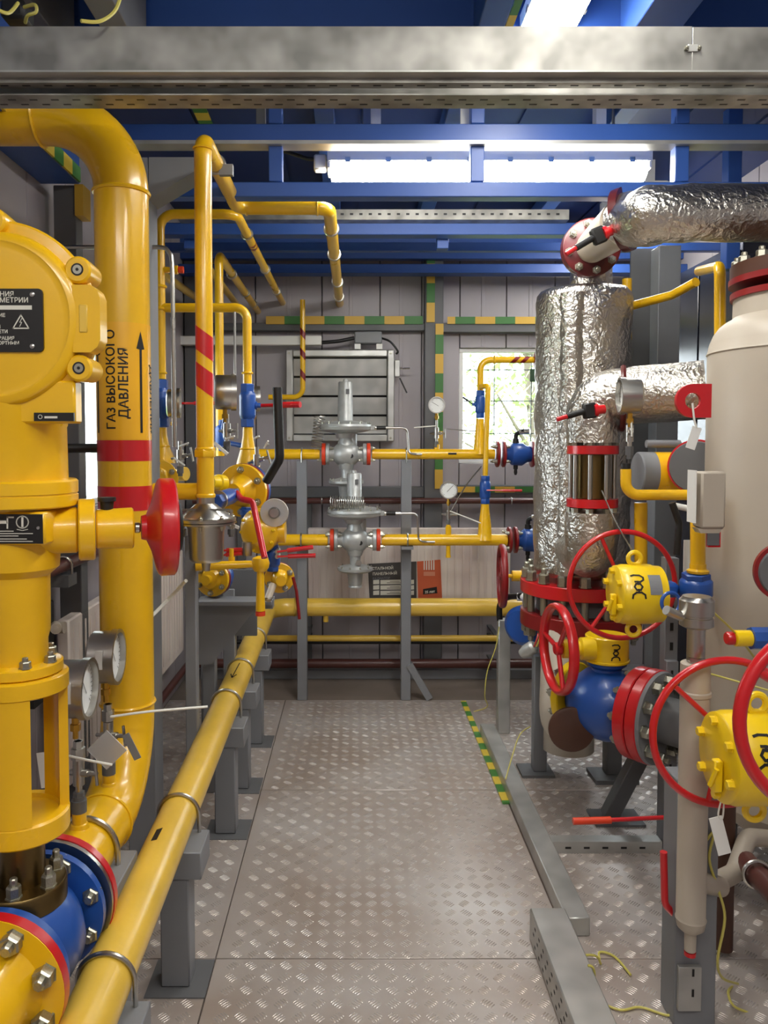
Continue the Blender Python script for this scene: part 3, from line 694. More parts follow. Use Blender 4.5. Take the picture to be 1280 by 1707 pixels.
MB().lathe(hp + ND * .061, ND, [(0, .05), (.014, .054), (.019, .048)], 32).obj('grip_cap', BLACK, hw)
# round control head facing the viewer
hc = P(-13, 531, 1.45); yc = 1.45
hd = 'control_head'
MB().lathe((hc.x, yc + .22, hc.z), -AY, [(0, .11), (.02, .13), (.1, .14), (.14, .152), (.17, .16), (.18, .182), (.186, .184)], 64).obj('head_body', YEL, ac)
cov = MB().lathe((hc.x, yc + .034, hc.z), -AY, [(0, .186), (.008, .186), (.012, .182), (.014, .164), (.03, .16), (.034, .155), (.036, .144), (.033, .139), (.034, .13)], 72)
cover = cov.obj('cover', YEL, ac)
for ang in (30, -30, 90, 150, 210, 270):      # lugs with socket screws round the cover
    a = math.radians(ang)
    c = V((hc.x + math.cos(a) * .181, yc + .026, hc.z + math.sin(a) * .181))
    MB().lathe(c, -AY, [(-.05, .022), (0, .025), (.018, .025), (.022, .021)], 24).obj('screw_lug', YEL, ac)
    q = c + V((0, -.022, 0)); MB().ring(q, -AY, .0085, .0115, .001, 20).obj('screw_rim', INK, ac)
    MB().lathe(q, -AY, [(-.004, .0085), (.001, .0085)], 16).obj('socket_screw', BOLT, ac)
    MB().lathe(q, -AY, [(.0005, .0032), (.0015, .0032)], 6).obj('socket', INK, ac)
# side tab with slot at the cover's right edge
tb = [(.148, .062), (.182, .062), (.194, .052), (.199, .038), (.199, -.038), (.193, -.052), (.18, -.062), (.148, -.062)]
MB().prism([V((hc.x + x, yc + .0, hc.z + z)) for x, z in tb], (0, .04, 0)).obj('hinge_tab', YEL, ac)
MB().box((hc.x + .168, yc + .001, hc.z), (.016, .006, .052), None, .002).obj('tab_recess', YEL2, ac)
# black warning plate
fp = lambda x, y: V((hc.x + x, yc - .0055, hc.z + y))
pl = MB(); x0, x1, z0, z1 = -.12, P(64, 0, yc).x - hc.x, P(0, 587, yc).z - hc.z, P(0, 482, yc).z - hc.z
r_ = .008; pts = []
for cx_, cz_, s in ((x1 - r_, z1 - r_, 0), (x0 + r_, z1 - r_, 90), (x0 + r_, z0 + r_, 180), (x1 - r_, z0 + r_, 270)):
    for k in range(5): a = math.radians(s + 22.5 * k); pts.append(V((hc.x + cx_ + r_ * math.cos(a), yc - .005, hc.z + cz_ + r_ * math.sin(a))))
plate = pl.prism(pts, (0, .007, 0)).obj('warning_plate', PLATE, ac, label='black warning plate with pale Cyrillic print')
for py in (492, 578): MB().lathe((hc.x + P(56, py, yc).x - hc.x, yc - .005, P(0, py, yc).z), -AY, [(0, .0045), (.002, .0045), (.003, .002)], 14).obj('rivet', STEEL, plate)
def pw(t, px, py, s, al='R', bold=.0002):
    q = P(px, py, yc); b = MB(); write(b, t, s, lambda x, y: V((q.x + x, yc - .0058, q.z + y)), al, bold); b.obj('print', PRINT, plate)
pw('ЧЕНИЯ', 25, 495, .0125); pw('ТЕЛЕМЕТРИИ', 49, 505, .0125); pw('НИЕ', 11, 529, .009); pw('И', 3, 548, .0085); pw('СЕТИ', 15, 556, .0085); pw('ИЗАЦИЯ', 26, 567, .0085); pw('ПОРТНЫМ', 34, 575, .0085)
q0, q1 = P(0, 517, yc), P(55, 510, yc); MB().span((q0.x - .02, yc - .0057, q0.z), (q1.x, yc - .005, q1.z)).obj('strip', PRINT, plate)
tr = [P(37, 526, yc), P(50, 548, yc), P(24, 548, yc), P(37, 526, yc)]
ws = MB(); fpl = lambda x, y: V((x, yc - .0058, y)); ws.strokes([[(q.x, q.z) for q in tr]], .0022, fpl)
ws.strokes([[(P(a, b, yc).x, P(a, b, yc).z) for a, b in ((39, 531), (35, 538), (38.5, 538), (35, 545))]], .0012, fpl); ws.obj('warning_sign', PRINT, plate)
# maker's plate under the head, direction plate on the gear column
q0, q1 = P(58, 702, 1.46), P(124, 688, 1.46)
MB().span((q0.x - .08, 1.462, q0.z - .004), (q1.x + .001, 1.5, zz(640)), .004).obj('terminal_box', YEL, ac)
mp = MB().span((q0.x, 1.456, q0.z), (q1.x, 1.462, q1.z)).obj('maker_plate', PLATE, ac, label='small black maker plate')
b = MB().torus((q0.x + .012, 1.4555, (q0.z + q1.z) / 2), AY, .0036, .0006, 20, 5); b.span((q0.x + .02, 1.4552, q0.z + .005), (q0.x + .044, 1.456, q0.z + .009)); b.obj('print', PRINT, mp)
yd = YS - .083
q0, q1 = P(-40, 906, yd), P(72, 857, yd)
MB().span((q0.x - .01, yd - .002, q0.z - .003), (q1.x + .004, YS - .02, q1.z + .004), .004).obj('plate_pad', YEL, ac)
dp = MB().span((q0.x, yd - .004, q0.z), (q1.x, yd - .001, q1.z)).obj('direction_plate', PLATE, ac, label='black direction plate with valve symbols')
fd = lambda x, y: V((x, yd - .0045, y))
g_ = lambda px, py: (P(px, py, yd).x, P(px, py, yd).z)
b = MB(); b.strokes([[g_(14, 880), g_(14, 862), g_(24, 862)]], .003, fd); b.strokes([[g_(-2, 870), g_(12, 870)]], .006, fd)
cc = [g_(39 + 10 * math.cos(k * PI / 8), 870 + 10 * math.sin(k * PI / 8)) for k in range(17)]; b.strokes([cc], .0022, fd); b.strokes([[g_(39, 863), g_(39, 877)]], .004, fd)
b.strokes([[g_(30, 882), g_(39, 884), g_(48, 882)]], .0012, fd)
for py, x1 in ((885, 24), (889, 56), (893, 32), (898, 46), (902, 56)): b.strokes([[g_(-20, py), g_(x1, py)]], .0014, fd)
b.obj('print', PRINT, dp); MB().lathe(P(64, 880, yd - .004), -AY, [(0, .003), (.002, .003)], 12).obj('rivet', STEEL, dp)
# two gauges on the thick pipe
def stub_gauge(px, py, Y, zd, R, lab1, lab2, lab3, face):
    base = V((XA, Y, ZA + RC)); c = P(px, py, Y)
    MB().lathe(base - AZ * .012, AZ, [(0, .026), (.02, .02), (.022, .017), (zd, .017)], 20).obj('gauge_stub', YEL, col)
    z1 = base.z + zd - .012
    H = c.z - R - .055 - z1
    t = needle_valve((XA, Y, z1 + H), H, lab2, (.9, -.35, .1)); 
    MB().lathe((XA, Y, z1 - .001), AZ, [(0, .0185), (.03, .0185), (.03, .0145), (.04, .0145)], 12).obj('adapter_nut', GREYD, t)
    MB().lathe((XA, Y, z1 + H - .045), AZ, [(0, .017), (.028, .017), (.028, .012), (.045, .012)], 6).obj('swivel_nut', STEEL, t)
    n = V(face).normalized()
    g = gauge(V((XA, Y, c.z)) + n * R * .4, face, R, lab1, .056, R * .95)
    k = V(face).cross(AZ).normalized(); q = V((XA, Y, c.z)) + n * R * .0
    MB().box(q + V((0, -R * .92, 0)) + AZ * .01, (.018, .003, .05)).obj('sticker', WHITE, g)
    return t
F1 = (1, .03, 0)
t = stub_gauge(182, 1095, 2.1, .045, .075, 'steel pressure gauge on the thick pipe, the higher and farther of two', 'instrument valve under the higher gauge on the thick yellow pipe', '', F1)
MB().box((XA + .075, 2.06, .735), (.02, .003, .075), Matrix.Rotation(-.45, 3, 'Y')).obj('tag', GREY, t)
t = stub_gauge(132, 1148, 1.87, .05, .074, 'steel pressure gauge on the thick pipe, the lower and nearer of two', 'instrument valve under the lower gauge on the thick yellow pipe', '', F1)
tg = MB().box((XA - .05, 1.82, .775), (.052, .003, .085), Matrix.Rotation(-.12, 3, 'Y')).obj('tag', WHITE, t)
b = MB(); write(b, 'PG4', .02, lambda x, y: V((XA - .045 + y * .9, 1.818, .8 - x)), 'L'); b.obj('print', INK, tg)
MB().box((XA + .06, 1.9, .79), (.07, .003, .07), Matrix.Rotation(.8, 3, 'Y')).obj('tag', CLEAR, t)
wire([P(184, 1195, 2.08), P(250, 1186, 2.1), P(346, 1178, 2.15)], .0035, 'white plastic tie stretched from gauge to long pipe', TIE, 'cable tie', name='cable_tie')
wire([P(113, 1260, 1.85), P(150, 1268, 1.82), P(187, 1275, 1.82)], .003, 'short white tie hanging at the lower gauge', TIE, 'cable tie', name='cable_tie')
# bracket post of the thick pipe
bp = thing('pipe_support', 'grey bracket box and post holding the thick yellow pipe', 'pipe support', (-.6, 1.93, 0))
MB().span((-.65, 1.8, .395), (-.562, 1.97, .5), .003).obj('bracket_box', GREY, bp)
MB().span((-.64, 1.88, 0), (-.575, 1.95, .394), .003).obj('post', GREY, bp)
u_bolt(bp, (XA + .0, 1.9, ZA), AY, RC, .04, .007)
# ================================================================ LONG PIPE along the aisle
YH = 4.72; RP = .0545
NP, FP = P(153, 1690, 1.49), P(447, 1012, YH)
LPY = lambda y: NP + (FP - NP) * ((y - NP.y) / (FP.y - NP.y))
LD = (FP - NP).normalized()
lp = thing('gas_pipe', 'long sheen-tinted pale yellow pipe running along the aisle and across under the back rig', 'pipe', (FP.x, 3, 0))
hx1 = P(868, 1008, YH).x; ZP = FP.z
MB().tube([LPY(.75), FP, V((hx1, YH, ZP))], RP, 32, .14, n=10).obj('pipe_run', YEL2, lp)
weld(lp, (FP.x + .16, YH, ZP), AX, RP, YEL2, tk=.004)
def on_pipe(y, x, dy=0.0, e=.0012):
    c = LPY(y + dy); return c + V((x, 0, math.sqrt(max(0, (RP + e) ** 2 - x * x))))
MB().strokes([[(.005, .045), (.0, -.03)], [(-.012, -.015), (0, -.035), (.013, -.018)]], .004, lambda x, y: on_pipe(3.37, x, y * 2.4, .002)).obj('flow_arrow', INK, lp)
MB().add([on_pipe(2.02, -.02), on_pipe(2.02, -.004), on_pipe(2.02, -.002, .06), on_pipe(2.02, -.018, .055)], [(0, 1, 2, 3)]).obj('scuff_mark', INK, lp)
MB().lathe((P(543, 1030, YH).x, YH, ZP - RP - .035), AZ, [(0, .016), (.04, .016)], 14).obj('drain_stub', YEL2, lp)
names = ['foremost, bottom left', 'second from the viewer, broadest in view', 'third from the viewer', 'fourth from the viewer', 'farthest from the viewer']
for i, y in enumerate((1.58, 2.26, 3.13, 3.53, 4.05)):
    c = LPY(y); XP = c.x + .012; zp = c.z - RP - .002; yp_ = y - .07
    s = thing('pipe_support', 'grey square post under the long yellow pipe, ' + names[i], 'pipe support', (XP, yp_, 0), 'posts under the long yellow pipe')
    MB().span((XP - .042, yp_ - .04, .004), (XP + .04, yp_ + .04, zp - .081), .004).obj('post', GREY, s)
    MB().span((XP - .085, yp_ - .045, zp - .08), (XP + .076, yp_ + .09, zp), .003).obj('arm', GREY, s)
    MB().span((XP - .08, yp_ - .08, 0), (XP + .09, yp_ + .08, .004)).obj('foot_plate', GREYD, s)
    u_bolt(s, c, LD, RP, RP + .012, .0055)
# ================================================================ BACK RIG
YU, YLo, YP = 4.66, 4.56, 4.66
zU, zL = zt(757, YU), zt(900, YLo)
RU = .031
X = lambda px, Y, py=738: P(px, py, Y).x
# posts
for px, nm, top in ((503, 'left of the two, with no brace', zU - .036), (677, 'right of the two, with a diagonal foot brace', zU - .036)):
    x = X(px, YP); t = thing('support_post', 'slim grey post holding the back pipes, ' + nm, 'post', (x, YP, 0))
    MB().span((x - .03, YP - .03, 0), (x + .03, YP + .03, top), .003).obj('post', GREY, t)
    u_bolt(t, (x, YU, zU), AX, RU + .002, .05, .004, side=AY)
    MB().span((x - .035, YLo - .045, zL - .052), (x + .035, YP - .031, zL - .036)).obj('saddle', GREY, t)
    if px == 677: MB().bar((x + .02, YP - .02, zt(1105, YP)), (X(717, YP), YP - .02, .01), .04, .04, AY).obj('brace', GREY, t)
    MB().torus((x + .002, YLo, zL), AX, RU + .008, .0045, 28, 6).obj('u_bolt', STEEL, t)
# pipes
def run(label, pts, r, m=YEL, bend=.06, name='gas_pipe', seg=20, hold=()):
    t = thing(name, label, 'pipe', pts[0]); MB().tube(pts, r, seg, bend).obj('pipe_run', m, t)
    for a, b_ in hold: MB().bar(a, b_, .03, .012, AZ if abs((V(b_) - V(a)).z) < .5 * (V(b_) - V(a)).length else AY).obj('bracket', GREYD, t)
    return t
def wallhold(y, z, r, xs): return [((x, y + r * .6, z), (x, YB, z)) for x in xs]
up1 = run('upper back yellow line, left length beside the black lever', [V((X(425, YU), YU, zU)), V((X(533, YU), YU, zU))], RU)
lo1 = run('lower back yellow line, short left length', [V((X(452, YLo), YLo, zL)), V((X(546, YLo), YLo, zL))], .034)
up2 = run('upper back yellow line, right length crossing in front of the window', [V((X(620, YU), YU, zU)), V((X(824, YU), YU, zU))], RU)
lo2 = run('lower back yellow line, right length above the radiator', [V((X(636, YLo), YLo, zL)), V((X(846, YLo), YLo, zL))], .034)
MB().box((X(753, YU), YU - RU + .001, zU + .003), (.05, .004, .012), None, .001).obj('dark_mark', INK, up2)
MB().lathe((X(748, YLo), YLo, zL - .034), -AZ, [(0, .013), (.055, .013), (.055, .015), (.07, .015)], 14).obj('drain_stub', YEL, lo2)
MB().lathe((X(748, YLo), YLo, zL + .03), AZ, [(0, .017), (.05, .017), (.05, .012), (.06, .012)], 14).obj('gauge_stub', YEL, lo2)
# risers with reducing tees
def riser(t, x, Y, z, h, r0, r1, m=YEL): MB().lathe((x, Y, z), AZ, [(0, r0 * 1.25), (RU * .9, r0 * 1.05), (RU * 1.4, r0), (h * .45, r0 * .9), (h * .9, r1), (h, r1)], 18).obj('reducing_tee', m, t)
xa = X(800, YU); riser(up2, xa, YU, zU, zt(698, YU) - zU, .036, .024)
inline_valve((xa, YU, zt(697, YU)), (xa, YU, zt(651, YU)), .03, 'dark blue small valve on the riser in front of the window', (-.06, -.02, .04), lev_side=(-1, 0, 0), lm=BLACK, lev_r=.004)
vp = run('thin yellow vent pipe bending right in front of the window', [V((xa, YU, zt(651, YU))), V((xa, YU, zt(600, YU))), V((X(893, YU), YU, zt(600, YU)))], .019, bend=.06)
weld(vp, (X(823, YU), YU, zt(600, YU)), AX, .019, tk=.006)
for px in (858, 874):
    b = MB(); x0 = X(px, YU)
    vs = []; 
    for k in range(24):
        a = 2 * PI * k / 24; s = .02 * math.cos(a); vs += [V((x0 - .018 + s, YU + math.sin(a) * .0195, zt(600, YU) + math.cos(a) * .0195)), V((x0 + .012 + s, YU + math.sin(a) * .0195, zt(600, YU) + math.cos(a) * .0195))]
    b.add(vs, [(2 * k, 2 * k + 1, (2 * k + 3) % 48, (2 * k + 2) % 48) for k in range(24)]).obj('red_stripe', DRED, vp)
MB().lathe((X(888, YU), YU, zt(601, YU)), AX, [(0, .03), (.01, .055), (.03, .055)], 24).obj('end_flange', DRED, vp)
xb = X(809, YLo); zg = zt(643, YLo)
gn = run('yellow gooseneck pipe between the upper and lower back lines', [V((xa + .0, YLo + .07, zg)), V((X(813, YLo), YLo, zg)), V((xb, YLo, zt(793, YLo)))], .0155, bend=.022)
inline_valve((xb, YLo, zt(840, YLo)), (xb, YLo, zt(793, YLo)), .032, 'blue valve with red lever below the window', (.2, -.03, .0), lev_side=(0, -1, 0), lev_r=.0055)
riser(lo2, xb, YLo, zL, zt(840, YLo) - zL, .04, .024)
# flow regulators: cast body, diaphragm case, spring tower, bottom pilot
def regulator(cx, Y, z, label, tower, s=1.0, coil_side=-1):
    t = thing('gas_regulator', label, 'regulator', (cx, Y, z - .2), 'silver gas regulators on the back lines')
    c = V((cx, Y, z))
    MB().lathe(c - AX * .1 * s, AX, [(0, .04), (.03, .044), (.045, .06), (.075, .074), (.125, .074), (.155, .06), (.17, .044), (.2, .04)], 28).obj('body', CAST, t)
    MB().lathe(c - AZ * .09 * s, AZ, [(0, .04), (.04, .052), (.1, .058), (.16, .05), (.19, .04)], 24).obj('bonnet', CAST, t)
    MB().lathe(c + V((.035, 0, .05)), AZ, [(0, .03), (.07, .03)], 18).obj('side_boss', CAST, t)
    MB().cyl(c + V((.03, -.06, -.01)), c + V((.03, -.07, -.01)), .013, 16).obj('port_plug', BLACK, t)
    for sd in (-1, 1):
        f = c + AX * sd * .1 * s; MB().lathe(f, AX * sd, [(0, .06), (.002, .063), (.02, .063), (.022, .06)], 28).obj('body_flange', CAST, t)
        MB().lathe(f + AX * sd * .023, AX * sd, [(0, .064), (.002, .066), (.02, .066), (.022, .062)], 28).obj('red_flange', REDO, t)
        for k in range(4):
            a = PI / 4 + k * PI / 2; p = f + V((0, math.cos(a) * .05, math.sin(a) * .05)); bolt(t, p + AX * sd * .045, AX * sd, .011, .018, BOLT); bolt(t, p - AX * sd * .001, -AX * sd, .011, .016, BOLT)
    zd = c + V((-.005, 0, .15 * s))
    MB().lathe(zd - AZ * .055, AZ, [(0, .05), (.025, .06), (.03, .075), (.045, .07)], 24).obj('yoke_block', CAST, t)
    MB().lathe(zd, AZ, [(-.022, .09), (-.012, .14), (-.006, .156), (.008, .16), (.0085, .155), (.012, .155), (.0125, .16), (.026, .156), (.036, .13), (.044, .08), (.048, .055)], 40).obj('diaphragm_case', CAST, t)
    for k in range(14):
        a = 2 * PI * k / 14; bolt(t, zd + V((math.cos(a) * .147, math.sin(a) * .147, .027)), AZ, .007, .01, BOLT)
    MB().lathe(zd + AZ * .04, AZ, [(0, .05), (.006, .046), (tower - .006, .042), (tower, .038), (tower + .002, .014), (tower + .014, .013), (tower + .018, .008)], 28).obj('spring_tower', CAST, t)
    MB().box(zd + V((.014, -.0455, .04 + tower * .75)), (.02, .004, .03)).obj('plate', GREYD, t)
    q = zd + V((.15, -.03, .006))
    MB().box(q, (.05, .03, .03), None, .004).obj('elbow_block', CAST, t)
    MB().cyl(q + AX * .025, q + AX * .035, .014, 12).obj('nut', STEEL, t); MB().tube([q + AX * .035, q + AX * .09], .012, 12).obj('hose', BLACK, t)
    MB().cyl(q + AX * .09, q + AX * .12, .009, 8).obj('nut', STEEL, t)
    if coil_side: MB().coil(zd + V((-.15, -.04, .08)), zd + V((-.17, -.04, -.11)), .032, .0032, 11, 6).obj('coil_tube', STEEL, t)
    else: MB().coil(zd + V((-.14, -.09, .075)), zd + V((.06, -.1, .07)), .036, .0032, 16, 6).obj('coil_tube', STEEL, t)
    for sx in (-.08, .09): MB().torus(zd + V((sx, -.04, .034)), AY, .014, .003, 20, 6).obj('lifting_eye', STEEL, t)
    zb = c - AZ * (.165 * s)
    MB().lathe(zb + AZ * .0, AZ, [(0, .035), (.03, .03), (.09, .034)], 20).obj('lower_neck', CAST, t)
    MB().lathe(zb, AZ, [(-.026, .035), (-.018, .09), (-.008, .104), (.006, .104), (.014, .08), (.024, .038)], 32).obj('pilot_case', CAST, t)
    for k in range(10):
        a = 2 * PI * k / 10; bolt(t, zb + V((math.cos(a) * .094, math.sin(a) * .094, .007)), AZ, .006, .008, BOLT)
    MB().lathe(zb - AZ * .021, -AZ, [(0, .05), (.01, .046), (.07, .04), (.078, .037), (.082, .04), (.09, .04)], 24).obj('pilot_cup', CAST, t)
    MB().lathe(zb + V((.02, -.035, .04)), -AY, [(0, .018), (.02, .018), (.02, .008), (.024, .008)], 6).obj('vent_nut', STEEL, t)
    e = q + AX * .12
    return e
rc1 = V((X(577, YU), YU, zU)); e1 = regulator(rc1.x, YU, zU, 'silver gas regulator with tall spring tower on the upper back line', .24, 1.0, -1)
rc2 = V((X(592, YLo), YLo, zL)); e2 = regulator(rc2.x, YLo, zL, 'silver gas regulator on the lower back line in front of the radiator', .2, 1.02, 0)
for e, xe, ze, lab, Yp in ((e1, X(702, YU), zU + .0, 'bent steel impulse tube from the upper regulator', YU), (e2, X(724, YLo), zL - .005, 'bent steel impulse tube from the lower regulator', YLo)):
    MB().tube([e, e + V((.095, 0, 0)), e + V((.105, 0, -.15 if Yp == YU else -.16)), V((e.x + .15, Yp - .05, ze)), V((xe, Yp - .05, ze))], .0062, 10, .03).obj('impulse_tube', STEEL, label=lab, cat='tube')
# gauges on the lines
def back_gauge(px, py, Y, R, zbase, l1, l2, nd):
    c = P(px, py, Y); gauge(c, (-.03, -1, .02), R, l1, .04, .035, needle=nd); z1 = c.z - R - .04; needle_valve((c.x, Y + .016, z1), z1 - zbase, l2, (.9, -.4, 0))
back_gauge(728, 675, YU - .02, .05, zU + RU - .004, 'round steel gauge with hazy pale dial above the upper back line', 'instrument valve on the upper back line beside the window', 2.6)
MB().lathe((X(728, YU), YU, zU + .028), AZ, [(0, .016), (.03, .016)], 12).obj('gauge_stub', YEL, up2)
back_gauge(748, 817, YLo - .016, .053, zL + .088, 'white dial gauge above the lower back line', 'instrument valve on the lower back line under the dial gauge', .8)
wire([P(690, 713, YU - .05), P(712, 711, YU - .05), P(727, 710, YU - .05)], .004, 'white tie on the upper gauge valve', TIE, 'cable tie', name='cable_tie')
wire([P(745, 715, YU), P(780, 718, YU), P(795, 718, YU)], .004, 'thin steel rod between gauge valve and riser', STEEL, 'rod', name='steel_rod')
wire([P(750, 852, YLo - .04), P(776, 862, YLo - .04), P(801, 872, YLo - .04)], .004, 'white tie on the lower gauge valve', TIE, 'cable tie', name='cable_tie')
wire([P(752, 852, YLo - .04), P(775, 812, YLo - .06), P(803, 777, YLo - .02)], .004, 'slanting steel rod behind the lower gauge', STEEL, 'rod', name='steel_rod')
# flanged valves at the right end of each line
def flanged(px, Y, z, label, hand):
    x = X(px, Y); t = thing('flanged_valve', label, 'valve', (x, Y, z - .1))
    for k, (dx, m) in enumerate(((-.008, DRED), (.028, DRED), (.2, DRED))):
        MB().lathe((x + dx, Y, z), AX, [(0, .075), (.002, .078), (.014, .078), (.016, .075)], 28).obj('flange', m, t)
    for k in range(4):
        a = PI / 4 + k * PI / 2; p = V((x, Y + math.cos(a) * .062, z + math.sin(a) * .062)); bolt(t, p + AX * .046, AX, .011, .016, BOLT); bolt(t, p - AX * .009, -AX, .011, .016, BOLT)
    MB().lathe((x + .046, Y, z), AX, [(0, .04), (.02, .045), (.04, .066), (.1, .07), (.13, .05), (.154, .045)], 24).obj('body', BLU, t)
    MB().lathe((x + .11, Y, z - .06), -AZ, [(0, .014), (.03, .014), (.03, .009), (.05, .011), (.065, .006)], 12).obj('drain_cock', BLACK, t)
    MB().lathe((x + .11, Y, z + .062), AZ, [(0, .02), (.03, .018)], 14).obj('stem', BLACK, t)
    h = V((x + .11, Y, z + .09))
    MB().tube([h, h + V((.0, 0, .03)), h + V((.045 * hand, -.03, .05))], .013, 12, .02).obj('handle', BLACK, t)
    MB().tube([h + V((.02 * hand, -.012, .042)), h + V((.075 * hand, -.04, .045))], .016, 12).obj('grip', STEEL, t)
    return t
flanged(829, YU, zU, 'blue flanged valve with red flanges at the right end of the upper line', 1)
flanged(850, YLo, zL, 'blue flanged valve with red flanges at the right end of the lower line', 1)
MB().box((X(884, YU), YU - .06, zt(627, YU)), (.04, .01, .075), None, .003).obj('sign_tag', mat('green_tag', (44, 70, 48), .5), label='small dark green tag beside the foil vessel', cat='tag')
# low pipes
run('thin yellow pipe low across the end wall', [V((X(425, 4.85), 4.85, zt(1064, 4.85))), V((X(868, 4.85), 4.85, zt(1064, 4.85)))], .0195, YEL2, hold=wallhold(4.85, zt(1064, 4.85), .019, (-.3, .9)))
run('thin black pipe just below the low yellow one', [V((-1.0, 4.98, zt(1070, 4.98))), V((X(868, 4.98), 4.98, zt(1070, 4.98)))], .014, BLACK, name='heating_pipe', hold=wallhold(4.98, zt(1070, 4.98), .014, (-.3, .9)))
dr = run('dark red heating pipe across the end wall at gauge height', [V((-1.05, 5.03, zt(835, 5.03))), V((1.55, 5.03, zt(835, 5.03)))], .019, BROWN, name='heating_pipe', hold=wallhold(5.03, zt(835, 5.03), .019, (-.7, 1.0)))
run('thick dark red heating pipe just above the floor at the back', [V((-1.05, 5.0, zt(1106, 5.0))), V((1.3, 5.0, zt(1106, 5.0)))], .03, BROWN, name='heating_pipe', hold=wallhold(5.0, zt(1106, 5.0), .03, (-.7, .9)))
for px in (536, 853): MB().torus((X(px, 5.03), 5.03, zt(835, 5.03)), AX, .022, .004, 20, 6).obj('pipe_clamp', STEEL, dr)
# wrapped radiator with printed card
rad = thing('panel_radiator', 'wide plastic wrapped panel radiator with a printed card under the back lines', 'radiator', (X(680, 4.98), 4.98, zt(1000, 4.98)))
rx0, rx1, rz0, rz1 = X(513, 4.96), X(852, 4.96), zt(1004, 4.96), zt(880, 4.96)
MB().span((rx0, 4.95, rz0), (rx1, 4.99, rz1), .006).obj('panel', WOODY, rad)
for k in range(26): MB().span((rx0 + .02 + k * (rx1 - rx0 - .04) / 26, 4.946, rz0 + .02), (rx0 + .032 + k * (rx1 - rx0 - .04) / 26, 4.952, rz1 - .03), .002).obj('ridge', WOODY, rad)
for x_ in (rx0 + .2, rx1 - .2): MB().span((x_, 4.991, rz0 + .1), (x_ + .04, YB - .006, rz0 + .2)).obj('wall_bracket', GREYD, rad)
yk_ = 4.942
cq = lambda px, py, d=0: V((P(px, py, yk_).x, yk_ - d, P(px, py, yk_).z))
c1 = MB().prism([cq(613, 940), cq(694, 936), cq(694, 1000), cq(616, 1000)], (0, .003, 0)).obj('printed_card', SLATE, rad, label='dark card printed in Cyrillic')
c2 = MB().prism([cq(695, 936), cq(734, 933), cq(737, 1000), cq(697, 1000)], (0, .003, 0)).obj('orange_card', ORANGE, rad, label='orange end of the printed card')
def cw(t, px, py, s, m=PRINT, par=c1, al='L', rot=-.04, bold=.0006):
    q = cq(px, py, .0012); b = MB(); write(b, t, s, lambda x, y: q + V((x, 0, y - x * rot)), al, bold); b.obj('print', m, par)
cw('СТАЛЬНОЙ', 620, 950, .024); cw('ПАНЕЛЬНЫЙ', 621, 959, .024); cw('РАДИАТОР', 621, 966.5, .02, GREY)
for k in range(3):
    y = 967 + k * 9
    for a, b_ in ((622, 632), (634, 669), (683, 690)): MB().prism([cq(a, y, .0008), cq(b_, y - .7, .0008), cq(b_, y + 6.5, .0008), cq(a, y + 7, .0008)], (0, .0006, 0)).obj('table_cell', PRINT, c1)
    MB().strokes([[(cq(650, y + 2).x, cq(650, y + 2).z), (cq(666, y + 2).x, cq(666, y + 2).z)], [(cq(645, y + 4.5).x, cq(645, y + 4.5).z), (cq(668, y + 4.5).x, cq(668, y + 4.5).z)]], .003, lambda x, y_: V((x, yk_ - .0014, y_))).obj('print', INK, c1)
for k in range(5): MB().prism([cq(706 + 4 * k, 934, .0008), cq(708 + 4 * k, 934, .0008), cq(708 + 4 * k, 950, .0008), cq(706 + 4 * k, 950, .0008)], (0, .0006, 0)).obj('bar_print', PRINT, c2)
MB().prism([cq(706, 953, .0008), cq(725, 953, .0008), cq(725, 960, .0008), cq(706, 960, .0008)], (0, .0006, 0)).obj('print', mat('salmon_print', (212, 140, 112), .5), c2)
k1 = MB().prism([cq(705, 982, .0008), cq(728, 978, .0008), cq(729, 989, .0008), cq(705, 991, .0008)], (0, .0006, 0)).obj('badge', INK, c2)
q = cq(708, 989, .002); b = MB(); write(b, '25 лет', .022, lambda x, y: q + V((x, 0, y + x * .08)), 'L', .0006); b.obj('print', PRINT, k1)
# louvre vent with actuator box
lv = thing('louvre_vent', 'galvanised louvre shutter on the end wall behind the regulator tower', 'vent', (X(567, 5.1), 5.1, zt(735, 5.1)))
lx0, lx1, lz0, lz1 = X(477, 5.08), X(657, 5.08), zt(736, 5.08), zt(583, 5.08)
for a, b_ in (((lx0, lz0), (lx0 + .045, lz1)), ((lx1 - .045, lz0), (lx1, lz1)), ((lx0 + .045, lz0), (lx1 - .045, lz0 + .045)), ((lx0 + .045, lz1 - .045), (lx1 - .045, lz1))):
    MB().span((a[0], 5.07, a[1]), (b_[0], YB - .005, b_[1]), .006).obj('frame_bar', GALV, lv)
n = 4; hh = (lz1 - lz0 - .09) / n
for k in range(n):
    z = lz0 + .045 + hh * (k + .5); MB().box((X(567, 5.12), 5.13, z), (lx1 - lx0 - .096, .012, hh * .88), Matrix.Rotation(.1, 3, 'X')).obj('louvre_blade', GALV, lv)
MB().span((lx0 + .04, 5.16, lz0 + .04), (lx1 - .04, 5.17, lz1 - .04)).obj('dark_back', BLACK, lv)
for px in (482, 651):
    for py in (589, 730): bolt(lv, (X(px, 5.07), 5.069, zt(py, 5.07)), -AY, .007, .006, BOLT)
MB().span((lx1 + .002, 5.07, zt(628, 5.07)), (lx1 + .035, 5.12, zt(600, 5.07)), .003).obj('crank_bracket', GALV, lv)
MB().tube([V((lx1 + .035, 5.09, zt(614, 5.07))), V((lx1 + .1, 5.08, zt(614, 5.07)))], .006, 8).obj('crank_rod', STEEL, lv)
MB().tube([V((lx1 + .035, 5.08, zt(630, 5.07))), V((lx1 + .08, 5.06, zt(655, 5.07)))], .005, 8).obj('crank_arm', BLACK, lv)
